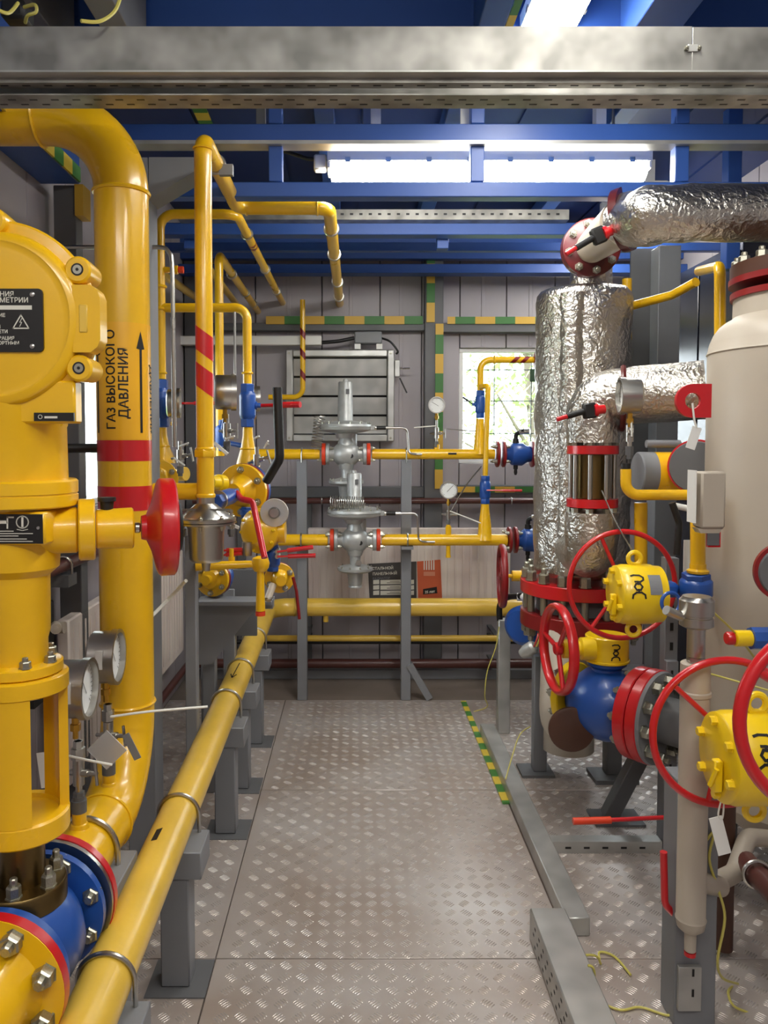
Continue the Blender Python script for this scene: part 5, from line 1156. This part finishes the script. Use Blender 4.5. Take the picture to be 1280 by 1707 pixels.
inline_valve(P(1160, 1005, 2.56), P(1160, 955, 2.55), .052, 'blue valve body tucked behind the steel sensor head', None)
bl = thing('blue_lever_valve', 'blue bracket with looped band behind the yellow gearbox', 'valve', P(1108, 1000, 2.6)); MB().box(P(1108, 982, 2.6), (.08, .06, .05), None, .012).obj('body', BLU, bl); MB().torus(P(1118, 1005, 2.45), (.2, -1, .1), .032, .006, 28, 8).obj('band', BLU, bl)
MB().tube([P(1120, 838, 2.7), P(1132, 872, 2.7), P(1128, 925, 2.7)], .012, 12, .03).obj('pump_crank', BLACK, label='curved black handle left of the upright yellow pipe', cat='handle')
MB().tube([P(1124, 843, 2.72), P(1158, 850, 2.72)], .011, 12).obj('pale_stub', WHITE, label='short pale handle beside the upright yellow pipe', cat='handle')
MB().box(P(1147, 930, 2.8), (.034, .004, .13)).obj('paper_card', WHITE, label='white paper card hanging behind the upright yellow pipe', cat='card')
cb = thing('cable_box', 'grey slotted strut standing behind the gearbox handwheel', 'strut', P(1125, 1000, 2.75))
MB().span((X(1112, 2.95), 2.94, 0), (X(1134, 2.95), 2.99, zt(930, 2.95)), .002).obj('channel', GREY, cb)
for k in range(14): MB().box((X(1125, 2.94), 2.939, .1 + k * .075), (.012, .002, .03)).obj('slot', BLACK, cb)
# red lifting lug with paper tag
lug = thing('lifting_lug', 'red plate lug with a round hole on the pale vessel', 'lug', P(1156, 695, 2.3))
oc = P(1155, 668, 2.3); Rl = w(28, 2.3); outer = [V((P(1186, 668, 2.3).x, 2.3, oc.z - Rl)), V((P(1186, 668, 2.3).x, 2.3, oc.z + Rl))]
arc = [oc + V((math.cos(a), 0, math.sin(a))) * Rl for a in [PI / 2 + PI * k / 12 for k in range(13)]]
hole = [oc + V((math.cos(2 * PI * k / 24), 0, math.sin(2 * PI * k / 24))) * Rl * .47 for k in range(24)]
loop = outer + arc; b = MB(); N_ = len(hole)
def nearest(p): return min(range(N_), key=lambda i: (hole[i] - p).length)
vs = loop + hole + [q + V((0, .014, 0)) for q in loop + hole]; L0 = len(loop); T0 = L0 + N_; fs = []
# fan between the outer loop and the hole
rim_i = [nearest(p) for p in loop]
for i in range(L0):
    j = (i + 1) % L0; a_, c_ = rim_i[i], rim_i[j]; k = a_; chain = [k]
    while k != c_: k = (k + 1) % N_; chain.append(k)
    f = [i, j] + [L0 + q for q in reversed(chain)]
    if len(f) > 2: fs.append(tuple(f)); fs.append(tuple(T0 + q for q in reversed(f)))
for i in range(L0): j = (i + 1) % L0; fs.append((i, T0 + i, T0 + j, j))
for i in range(N_): j = (i + 1) % N_; fs.append((L0 + i, L0 + j, T0 + L0 + j, T0 + L0 + i))
b.add(vs, fs).obj('plate', RED, lug)
tg = thing('paper_tag', 'blank white paper tag tied to the red lug', 'tag', P(1155, 750, 2.28)); MB().bar(P(1162, 712, 2.28), P(1150, 748, 2.28), .028, .002, AY).obj('card', WHITE, tg); MB().tube([P(1154, 672, 2.285), P(1157, 700, 2.28), P(1161, 714, 2.28)], .003, 6).obj('tie', TIE, tg)
# --- pale vessel
PY_ = 2.6; PXc = X(1183, 2.42) + .3 + .095; RPv = .3
pv = thing('pressure_vessel', 'large pale beige vessel cut by the right edge', 'vessel', (PXc, PY_, 0))
zvb, zs1 = .36, zt(580, 2.45)
MB().lathe((PXc, PY_, zvb), AZ, [(-.13, .1), (-.1, .2), (-.05, .27), (0, RPv), (zs1 - zvb, RPv), (zs1 - zvb + .004, RPv + .004), (zs1 - zvb + .012, RPv), (zs1 - zvb + .04, .294), (zs1 - zvb + .07, .282), (zs1 - zvb + .095, .264), (zs1 - zvb + .11, .245), (zs1 - zvb + .118, .23), (zs1 - zvb + .125, .223), (zt(470, 2.45) - zvb, .222)], 72).obj('shell', VESS, pv, ang=30)
MB().lathe((PXc, PY_, zt(480, 2.45)), AZ, [(0, .224), (.0, .232), (.02, .232)], 56).obj('red_band', DRED, pv)
MB().lathe((PXc, PY_, zt(455, 2.45)), AZ, [(0, .238), (.02, .238)], 56).obj('red_ring', DRED, pv); MB().lathe((PXc, PY_, zt(444, 2.45)), AZ, [(0, .234), (.045, .234)], 56).obj('top_flange', BROWND, pv)
for k in range(16): a = 2 * PI * k / 16; bolt(pv, (PXc + math.cos(a) * .212, PY_ + math.sin(a) * .212, zt(444, 2.45) + .046), AZ, .018, .022, BOLT)
MB().tube([V((PXc - .12, PY_ - .2, zvb - .06)), P(1246, 1395, 2.28), P(1225, 1455, 2.2), P(1186, 1474, 2.1)], .026, 18, .06).obj('drain_pipe', VESS, pv)
for k in range(3): a = 2 * PI * k / 3 + .3; MB().span((PXc + math.cos(a) * .22 - .03, PY_ + math.sin(a) * .22 - .03, 0), (PXc + math.cos(a) * .22 + .03, PY_ + math.sin(a) * .22 + .03, .34), .004).obj('leg', GREYD, pv)
dh = thing('document_holder', 'pale box holder with a glass tube on the pale vessel', 'box', P(1182, 912, 2.3))
q0, q1 = P(1163, 880, 2.32), P(1206, 786, 2.32); MB().span((q0.x, 2.3, q0.z), (q1.x, 2.36, q1.z), .006).obj('box', VESS, dh)
q0, q1 = P(1158, 872, 2.31), P(1180, 784, 2.31); MB().span((q0.x - .003, 2.302, q0.z), (q0.x + .0, 2.36, q1.z)).obj('sheet', WHITE, dh)
MB().prism([P(1163, 881, 2.31), P(1205, 881, 2.31), P(1199, 889, 2.31), P(1168, 889, 2.31)], (0, .04, 0)).obj('lower_lip', VESS, dh)
q0, q1 = P(1179, 912, 2.32), P(1200, 886, 2.32); MB().span((q0.x, 2.315, q0.z), (q1.x, 2.33, q1.z)).obj('red_frame', RED, dh); MB().span((q0.x - .004, 2.311, q0.z + .006), (q1.x - .005, 2.316, q1.z)).obj('window', GREYD, dh)
fw_ = thing('flange_cover', 'grey round cover with red rim at the right edge of the pale vessel', 'flange', P(1310, 1005, 2.1)); MB().lathe(P(1312, 955, 2.1), V((-.25, -.95, 0)), [(-.02, .082), (0, .082)], 40).obj('rim', DRED, fw_); MB().lathe(P(1312, 955, 2.1), V((-.25, -.95, 0)), [(.0005, .072), (.006, .068)], 40).obj('face', GREYD, fw_)
# --- gearboxes with handwheels
def gearbox(c, R, L, label, lab_w, wc, wR, ph, rim=.0095):
    """yellow drum with its axis along x, cover facing left, lug rings above and below"""
    c = V(c); t = thing('valve_gearbox', label, 'gearbox', c - AZ * R)
    dr_ = MB().lathe(c - AX * L / 2, AX, [(0, R * .9), (.004, R * .96), (.02, R * .98), (.024, R), (L * .8, R), (L * .84, R * .96), (L, R * .94)], 48).obj('drum', YELG, t)
    for k in range(6):
        a = 2 * PI * k / 6 + .4; bolt(t, c + V((-L / 2, math.cos(a) * R * .78, math.sin(a) * R * .78)), -AX, .011, .014, YELG, stud=False)
    MB().box(c + V((-L / 2 - .012, -R * .25, -R * .3)), (.02, .02, R * .7), None, .003).obj('stop_lever', YELG, t); MB().tube([c + V((-L / 2 - .02, -R * .4, -R * .1)), c + V((-L / 2 - .03, -R * .3, -R * .5))], .006, 8).obj('stop_screw', YELG, t)
    for s in (-1, 1):
        MB().torus(c + V((-L * .06, 0, s * (R + .02))), AY, .021, .008, 28, 8).obj('lifting_ring', YELG, t)
        MB().box(c + V((-L * .06, 0, s * (R - .002))), (.04, .016, .014)).obj('ring_foot', YELG, t)
    fn = lambda x, y: c + V((x - L * .18, -math.cos(y / R + .42) * (R + .0012), math.sin(y / R + .42) * (R + .0012)))
    logo(t, lambda x, y: fn(x, y), R * .42, R * .06)
    pl_ = MB(); pts = [(-.02, -.03), (.02, -.03), (.02, .03), (-.02, .03)]
    f2 = lambda x, y: c + V((x + L * .2, -math.cos(y / R + .5) * (R + .0015), math.sin(y / R + .5) * (R + .0015)))
    for k in range(6): y0, y1 = -.034 + .068 * k / 6, -.034 + .068 * (k + 1) / 6; pl_.add([f2(-.02, y0), f2(.02, y0), f2(.02, y1), f2(-.02, y1)], [(0, 1, 2, 3)])
    pl_.obj('name_plate', GREY, t)
    MB().cyl(V((wc.x, c.y + R * .6, wc.z)), V((wc.x, wc.y, wc.z)), .013, 14).obj('input_shaft', STEEL, t)
    handwheel(wc, (0.04, -1, 0), wR, rim, lab_w, spokes=3, ph=ph, hub=.028)
    return t
cB = P(1056, 990, 2.6); gearbox(V((cB.x + .01, 2.6, cB.z)), w(47, 2.6) * 1.06, .15, 'yellow drum gearbox in front of the foil vessel', 'large red ring handwheel in front of the foil vessel', P(1037, 975, 2.78), w(90, 2.78), 2.0)
cC = P(1246, 1262, 1.76); gearbox(V((cC.x + .03, 1.76, cC.z)), .105, .2, 'yellow drum gearbox at the right edge, nearest the viewer', 'large red ring handwheel around the slim white column', P(1208, 1221, 1.89), w(124, 1.89), 2.4)
handwheel(P(1396, 1200, 1.42), (-.0, -1, .0), w(166, 1.42), .0125, 'thick red handwheel cut off by the right edge, nearest the viewer', spokes=3, ph=.5)
tg = thing('paper_tag', 'white paper tag dangling below the nearest yellow gearbox', 'tag', P(1200, 1425, 1.75)); MB().bar(P(1192, 1362, 1.75), P(1208, 1424, 1.75), .03, .002, AY).obj('card', WHITE, tg); MB().tube(smooth([P(1203, 1330, 1.75), P(1197, 1358, 1.75), P(1204, 1364, 1.75), P(1207, 1335, 1.75)]), .002, 6).obj('tie', TIE, tg)
# --- big blue ball valve with yellow neck
AYv = 3.0; bc = P(1010, 1172, AYv); ad = V((math.cos(.86), -math.sin(.86), 0))
bvv = thing('ball_valve', 'big blue ball valve between yellow and red flanges low at right', 'valve', bc - AZ * .17)
MB().lathe(bc, ad, [(-.13, .085), (-.11, .1), (-.08, .125), (-.03, .142), (.03, .142), (.08, .125), (.1, .105), (.15, .09)], 48).obj('body', BLU, bvv)
MB().lathe(bc + AZ * .11, AZ, [(0, .06), (.03, .055), (.045, .075), (.055, .075)], 32).obj('neck', BLU, bvv)
MB().lathe(bc - ad * .135, ad, [(-.034, .125), (-.03, .13), (-.004, .13), (0, .125)], 48).obj('yellow_flange', YELG, bvv); bolts(bvv, bc - ad * .17, -ad, .108, 8, .016, .02, BOLT, .2)
MB().tube([bc - ad * .165, bc - ad * .2], .085, 32).obj('inlet', YELG, bvv)
MB().lathe(bc + ad * .06 + V((.0, -.05, -.04)), ad, [(0, .05), (.03, .055), (.09, .055)], 28).obj('side_boss', YELG, bvv)
rf = thing('red_flange_pair', 'pair of big red flanges with hex bolts right of the blue ball valve', 'flange', bc + ad * .2 - AZ * .18)
for k, (o0, o1, R_) in enumerate(((.125, .17, .172), (.175, .217, .174))): MB().lathe(bc + ad * o0, ad, [(0, R_ - .004), (.004, R_), (o1 - o0 - .004, R_), (o1 - o0, R_ - .004)], 56).obj('red_flange', RED, rf)
MB().lathe(bc + ad * .2175, ad, [(0, .172), (.012, .168)], 56).obj('grey_face', GREY, rf); bolts(rf, bc + ad * .23, ad, .138, 10, .022, .03, BOLT, .1); bolts(rf, bc + ad * .123, -ad, .15, 10, .016, .016, BOLT, .1)
MB().tube([bc + ad * .23, bc + ad * .33, bc + ad * .36 + V((.25, .05, 0))], .085, 32).obj('outlet_pipe', GREYD, rf)
yn = thing('valve_gearbox', 'yellow gear neck on top of the big blue ball valve', 'gearbox', bc + AZ * .165)
z0_, z1_ = zt(1112, AYv), zt(1058, AYv); zq_ = bc.z + .167
MB().lathe((bc.x, AYv, zq_), AZ, [(0, .08), (.003, .086), (.01, .086), (.012, .082), (z1_ - zq_ - .004, .082), (z1_ - zq_, .078)], 40).obj('drum', YELG, yn)
logo(yn, lambda x, y: V((bc.x + math.sin(x / .083 + .1) * .0835, AYv - math.cos(x / .083 + .1) * .0835, (zq_ + z1_) / 2 + y)), .032, .005)
zc_ = zt(1078, AYv)
MB().lathe((bc.x - .06, AYv - .03, zc_), -AX, [(0, .045), (.05, .043), (.055, .03), (.09, .028), (.1, .036), (.12, .036)], 28).obj('worm_nose', YELG, yn)
whc = V((P(935, 1078, 2.93).x, 2.93, zc_)); MB().cyl((bc.x - .17, AYv - .03, zc_), (whc.x, AYv - .04, zc_), .011, 12).obj('shaft', STEEL, yn)
handwheel(V((whc.x, AYv - .03, zc_)), (-1, -.1, 0), w(72, 2.95), .013, 'red handwheel seen edge-on left of the yellow gear neck', hub=.025, ph=.9, flat=1.5)
whd = P(837, 960, 4.0); sm = thing('valve_gearbox', 'small yellow worm nose left of the red vessel flanges', 'gearbox', P(860, 975, 4.0)); MB().lathe(whd + AX * .02, AX, [(0, .01), (.03, .01), (.03, .028), (.08, .028), (.08, .035), (.12, .035)], 20).obj('nose', YEL, sm)
handwheel(whd, (-1, .09, 0), w(50, 4.0), .012, 'small dark red handwheel at the end of the lower back line', DRED, hub=.022, ph=.5, flat=1.4)
bd = thing('blue_valve_disc', 'blue round valve body behind the galvanised conduit', 'valve', P(870, 1070, 3.9)); MB().lathe(P(874, 1042, 3.9), V((-.6, -.8, 0)), [(-.05, .08), (-.02, .1), (.02, .1), (.04, .08)], 36).obj('body', BLU, bd)
# --- slim white column with steel sensor, in front of a post
CYv = 1.95; cx_ = X(1155, CYv, 1330)
wc_ = thing('level_column', 'slim white column with red capped drain at the right', 'level gauge', (cx_, CYv, .3))
rw = w(24, CYv); zt_ = lambda py: zt(py, CYv)
MB().lathe((cx_, CYv, zt_(1552)), AZ, [(0, .02), (.012, rw * .92), (.028, rw), (.035, rw * 1.06), (.04, rw), (zt_(1160) - zt_(1552), rw), (zt_(1158) - zt_(1552), rw * 1.08), (zt_(1152) - zt_(1552), rw * 1.08), (zt_(1150) - zt_(1552), rw), (zt_(1106) - zt_(1552), rw), (zt_(1104) - zt_(1552), rw * .9)], 36).obj('tube', WHITE if False else VESS, wc_)
MB().lathe((cx_, CYv, zt_(1584)), AZ, [(0, .014), (zt_(1552) - zt_(1584), .015)], 20).obj('drain', VESS, wc_); MB().lathe((cx_, CYv, zt_(1592)), AZ, [(0, .0145), (.01, .0145)], 16).obj('red_cap', RED, wc_)
sn = thing('level_sensor', 'shiny steel sensor head on top of the slim white column', 'sensor', (cx_, CYv, zt_(1104)))
MB().lathe((cx_, CYv, zt_(1103)), AZ, [(0, .022), (.012, .022)], 6).obj('nut', STEEL, sn); MB().cyl((cx_, CYv, zt_(1094)), (cx_, CYv, zt_(1047)), .022, 24).obj('neck', STEEL, sn)
MB().lathe((cx_, CYv, zt_(1046)), AZ, [(0, .03), (.006, .041), (.026, .041), (.028, .038), (.032, .038), (.034, .042), (.07, .042), (.076, .036), (.08, .034)], 40).obj('head', STEEL, sn)
MB().tube([V((cx_ - .03, CYv, zt_(1030))), V((cx_ - .06, CYv - .01, zt_(1022))), V((cx_ - .085, CYv - .02, zt_(1014)))], .012, 12).obj('cable_gland', STEEL, sn)
pb = thing('support_post', 'wide grey post with slotted strut behind the slim white column', 'post', (cx_, 2.1, 0))
MB().span((X(1124, 2.01, 1600), 2.01, 0), (X(1194, 2.01, 1600), 2.1, zt(1290, 2.05)), .003).obj('post', GREY, pb); MB().span((X(1130, 2.0, 1640), 1.995, .05), (X(1168, 2.0, 1640), 2.009, zt(1590, 2.05)), .001).obj('slotted_strut', GALV, pb)
for k in range(4): MB().box((X(1155, 1.995, 1640), 1.9945, .1 + k * .055), (.006, .001, .02)).obj('slot', BLACK, pb)
MB().tube([V((cx_ + .02, CYv + .02, zt_(1475))), P(1200, 1478, 2.05)], .026, 18).obj('side_arm', VESS, wc_)
# red/yellow/blue small valve at right edge
sv = thing('ball_valve', 'small red yellow and blue cock pointing left at the right edge', 'valve', P(1250, 1080, 2.2)); a0 = P(1210, 1064, 2.2)
MB().lathe(a0, AX, [(0, .016), (.004, .019), (.02, .019), (.022, .012)], 16).obj('red_cap', RED, sv); MB().lathe(a0 + AX * .024, AX, [(0, .02), (.002, .023), (.045, .023)], 20).obj('yellow_barrel', YELG, sv); MB().lathe(a0 + AX * .07, AX, [(0, .032), (.05, .032), (.05, .02), (.12, .02)], 8).obj('blue_body', BLU, sv)
# red levers near the floor
rl = thing('long_lever', 'long level red lever crossing above the slotted floor strut', 'lever', P(955, 1368, 2.5)); MB().tube([P(955, 1369, 2.5), P(1018, 1367, 2.5)], .0115, 12).obj('grip', REDO, rl); MB().tube([P(1016, 1367, 2.5), P(1122, 1362, 2.5)], .007, 10).obj('shank', RED, rl)
MB().tube([P(1106, 1420, 2.03), P(1108, 1508, 2.03), P(1132, 1532, 2.04)], .0095, 12, .04).obj('bent_rod', RED, label='bent red rod hanging left of the wide grey post', cat='lever')
# --- strut frames near the floor
vs_ = thing('slotted_strut', 'upright slotted strut at the end of the floor crossbar', 'strut', (X(1115, 2.93), 2.93, 0)); MB().span((X(1104, 2.93, 1300), 2.91, 0), (X(1124, 2.93, 1300), 2.938, zt(1100, 2.93)), .002).obj('channel', GREY, vs_)
for k in range(11): MB().box((X(1117, 2.91, 1300), 2.9095, .08 + k * .06), (.008, .001, .022)).obj('slot', BLACK, vs_)
hs = thing('slotted_strut', 'level galvanised slotted strut lying across the floor at right', 'strut', (1, 2.9, 0)); sx0, sx1 = X(905, 2.9, 1420), X(1100, 2.9, 1420)
MB().span((sx0, 2.88, 0), (sx1, 2.885, .045)).obj('web', GALV, hs); MB().span((sx0, 2.885, .04), (sx1, 2.93, .045)).obj('top', GALV, hs)
for k in range(5): MB().box((sx0 + .09 + k * .07, 2.8795, .022), (.022, .001, .008)).obj('slot', BLACK, hs)
br = thing('diagonal_brace', 'dark grey diagonal brace with foot plate near the ball valve', 'brace', P(1030, 1385, 3.15)); MB().bar((X(1014, 3.15, 1380), 3.15, .01), (X(1094, 3.1, 1230), 3.1, .42), .06, .06, AY, .003).obj('bar', GREYD, br); MB().span((X(985, 3.15, 1380), 3.08, 0), (X(1066, 3.15, 1380), 3.22, .01)).obj('foot_plate', GREYD, br)
st = thing('pipe_stand', 'black pipe stand under the big blue valve', 'stand', (X(1020, 3.56), 3.56, 0)); MB().span((X(1008, 3.56, 1270), 3.53, .02), (X(1033, 3.56, 1270), 3.6, .38), .003).obj('leg', GREYD, st); MB().span((X(990, 3.5, 1300), 3.47, 0), (X(1062, 3.5, 1300), 3.62, .02)).obj('base_plate', GREYD, st)
p3 = thing('support_post', 'grey square post with foot plate left of the edge-on handwheel', 'post', (X(897, 3.62), 3.62, 0)); MB().span((X(887, 3.62, 1200), 3.58, .014), (X(909, 3.62, 1200), 3.64, zt(1092, 3.6)), .003).obj('post', GREY, p3); MB().span((X(866, 3.6, 1290), 3.54, 0), (X(920, 3.6, 1290), 3.68, .013)).obj('foot_plate', GREYD, p3)
gcn = thing('conduit', 'upright galvanised conduit with black hose left of the foil vessel', 'conduit', (X(840, 4.1), 4.1, 0)); MB().span((X(830, 4.1, 1130), 4.09, 0), (X(850, 4.1, 1130), 4.15, zt(1033, 4.1)), .004).obj('duct', GALV, gcn)
MB().tube(smooth([P(833, 1034, 4.12), P(833, 1010, 4.1), P(845, 996, 4.05), P(868, 994, 3.95)]), .016, 12).obj('hose', BLACK, gcn); MB().lathe(P(862, 995, 3.97), V((1, -.3, 0)), [(0, .02), (.05, .02), (.05, .014), (.07, .014)], 14).obj('hose_fitting', WHITE, gcn)
# --- floor cable duct and bonding strip
fd_ = thing('floor_duct', 'galvanised cable duct on the floor along the right of the aisle', 'cable duct', (.74, 3.2, 0))
MB().span((.662, 2.385, 0), (.738, 4.08, .06), .003).obj('duct', GALV, fd_)
nd_ = thing('floor_duct', 'taller near box of the floor duct with punched side', 'cable duct', (.74, 2, 0))
MB().span((.545, 1.2, 0), (.655, 2.375, .1), .004).obj('duct', GALV, nd_)
for r_ in range(3):
    for k in range(24): MB().box((.5447, 1.15 + k * .05 + (.02 if r_ % 2 else 0), .02 + r_ * .028), (.001, .012, .007)).obj('slot', BLACK, nd_)
strip((.632, 3.28, .001), (.662, 4.6, .009), TAPEY, 'yellow and green striped bar lying on the floor beside the duct')
# --- brown pipes bottom right
bs = run('brown standpipe at lower right behind the white column', [V((X(1206, 2.3, 1550), 2.3, .02)), V((X(1206, 2.3, 1550), 2.3, .5))], .027, BROWND, name='drain_pipe'); run('level brown pipe at the lower right edge', [V((X(1206, 2.34), 2.36, .22)), V((XR - .1, 2.36, .22))], .024, BROWND, name='drain_pipe')
bpipe = run('sloping brown pipe with clamp at the right edge', [P(1236, 1430, 2.25), P(1300, 1500, 2.0)], .032, BROWN, name='drain_pipe'); MB().torus(P(1262, 1458, 2.13), P(1300, 1500, 2.0) - P(1236, 1430, 2.25), .036, .006, 28, 8).obj('pipe_clamp', STEEL, bpipe)
# --- right wall things
dc = thing('steel_cabinet', 'tall dark blue glossy cabinet against the right wall', 'cabinet', (1.95, 4.3, 0)); DK = mat('dark_blue_gloss', (26, 30, 42), .25, var=.3, nscale=20)
MB().span((1.82, 3.7, .02), (2.08, 4.6, 2.5), .005).obj('body', DK, dc); MB().span((1.812, 3.72, .06), (1.819, 4.14, 2.46), .002).obj('door', DK, dc); MB().span((1.812, 4.16, .06), (1.819, 4.58, 2.46), .002).obj('door', DK, dc); MB().span((1.795, 4.11, 1.2), (1.811, 4.13, 1.35), .002).obj('handle', STEEL, dc)
run('yellow hooked pipe high at right behind the pale vessel', [P(1200, 620, 3.0), P(1200, 444, 3.0), P(1165, 452, 3.5)], .021, YEL, .05)
yr = run('yellow pipe with white edge climbing toward the right wall', [P(1045, 512, 3.7), P(1120, 492, 3.55), P(1160, 470, 3.4)], .02, YEL, .05)
run('short yellow pipe top behind the foil vessel edge', [P(1045, 465, 3.75), P(1045, 600, 3.75)], .022, YEL, .05)
beam((1.6, 3.4, 2.3), (1.66, 3.46, ZC - .012), 'blue hanger beside the foil pipe at right', nm='ceiling_hanger')
# --- wires
wire([P(832, 1045, 4.08), P(826, 1080, 4.05), P(812, 1120, 4.05), P(808, 1160, 4.05), P(812, 1178, 4.2), P(790, 1186, 4.3)], .003, 'loose wire falling beside the galvanised conduit')
wire([V((.66, 3.36, .075)), V((.7, 3.45, .12)), V((.76, 3.55, .2)), V((.82, 3.6, .22))], .003, 'loose wire over the floor duct to the grey post')
wire([P(962, 1598, 2.2), P(978, 1592, 2.22), P(995, 1595, 2.24), P(1002, 1608, 2.26), V((.74, 2.3, .006)), V((.78, 2.28, .006)), V((.8, 2.2, .006))], .0035, 'curly wire on the near duct box, farther one')
wire([V((.645, 2.1, .103)), V((.662, 2.1, .09)), V((.67, 2.1, .012)), V((.72, 2.06, .006)), V((.78, 2.07, .006)), V((.84, 2.04, .006)), V((.86, 2.03, .02))], .0035, 'curly wire from the near duct box to the wide post')
wire([P(1178, 1400, 2.0), P(1190, 1388, 2.0), P(1182, 1432, 2.0), P(1196, 1480, 2.0), P(1208, 1530, 2.0), P(1196, 1600, 2.0), P(1204, 1630, 2.05), P(1230, 1640, 2.15)], .0035, 'pale wire hanging beside the slim white column')
wire([P(1228, 1640, 2.2), P(1214, 1652, 2.12), P(1222, 1676, 2.06), P(1250, 1690, 2.06), P(1290, 1716, 2.02)], .0035, 'yellow wire curling on the floor at lower right')
wire([P(1172, 1120, 2.3), P(1215, 1132, 2.3), P(1285, 1152, 2.2)], .003, 'yellow wire across the pale vessel behind the handwheels')
wire([P(1188, 1020, 2.05), P(1225, 1055, 2.2), P(1262, 1102, 2.3)], .003, 'thin yellow wire from the sensor head')
wire([P(135, 35, 1.72), P(165, 36, 1.75), P(190, 20, 1.78), P(202, -8, 1.8)], .004, 'pale wire looping above the cable tray at upper left')
wire([P(-8, 14, 1.72), P(14, 22, 1.75), P(30, 5, 1.8)], .004, 'pale wire at the very top left corner')

# wiring plug at the vessel foot, black conduit at the top left corner
wp = thing('wiring_plug', 'grey wiring plug with coloured leads beside the red vessel flanges', 'connector', P(886, 1100, 3.5)); MB().lathe(P(878, 1085, 3.5), V((.6, -.5, .6)), [(-.03, .022), (0, .03), (.04, .03), (.05, .02)], 16).obj('plug', CAST, wp)
for k, c_ in enumerate(((180, 60, 50), (210, 190, 90), (120, 80, 60))): MB().tube(smooth([P(890 + 4 * k, 1078, 3.46), P(896 + 4 * k, 1062, 3.45), P(898 + 3 * k, 1046, 3.5)]), .004, 6).obj('lead', mat('lead_%d' % k, c_, .5), wp)
bk = thing('cable_gland_box', 'black gland box with coiled leads above the tray at top left', 'box', P(20, 34, 1.95)); MB().span((P(5, 34, 1.95).x, 1.93, P(0, 36, 1.95).z), (P(45, 34, 1.95).x, 2.0, P(0, 2, 1.95).z), .008).obj('box', BLACK, bk); MB().tube(smooth([P(40, 12, 1.9), P(58, 8, 1.88), P(60, 20, 1.88), P(46, 26, 1.88), P(42, 38, 1.9)]), .004, 6).obj('lead', WIRE, bk)
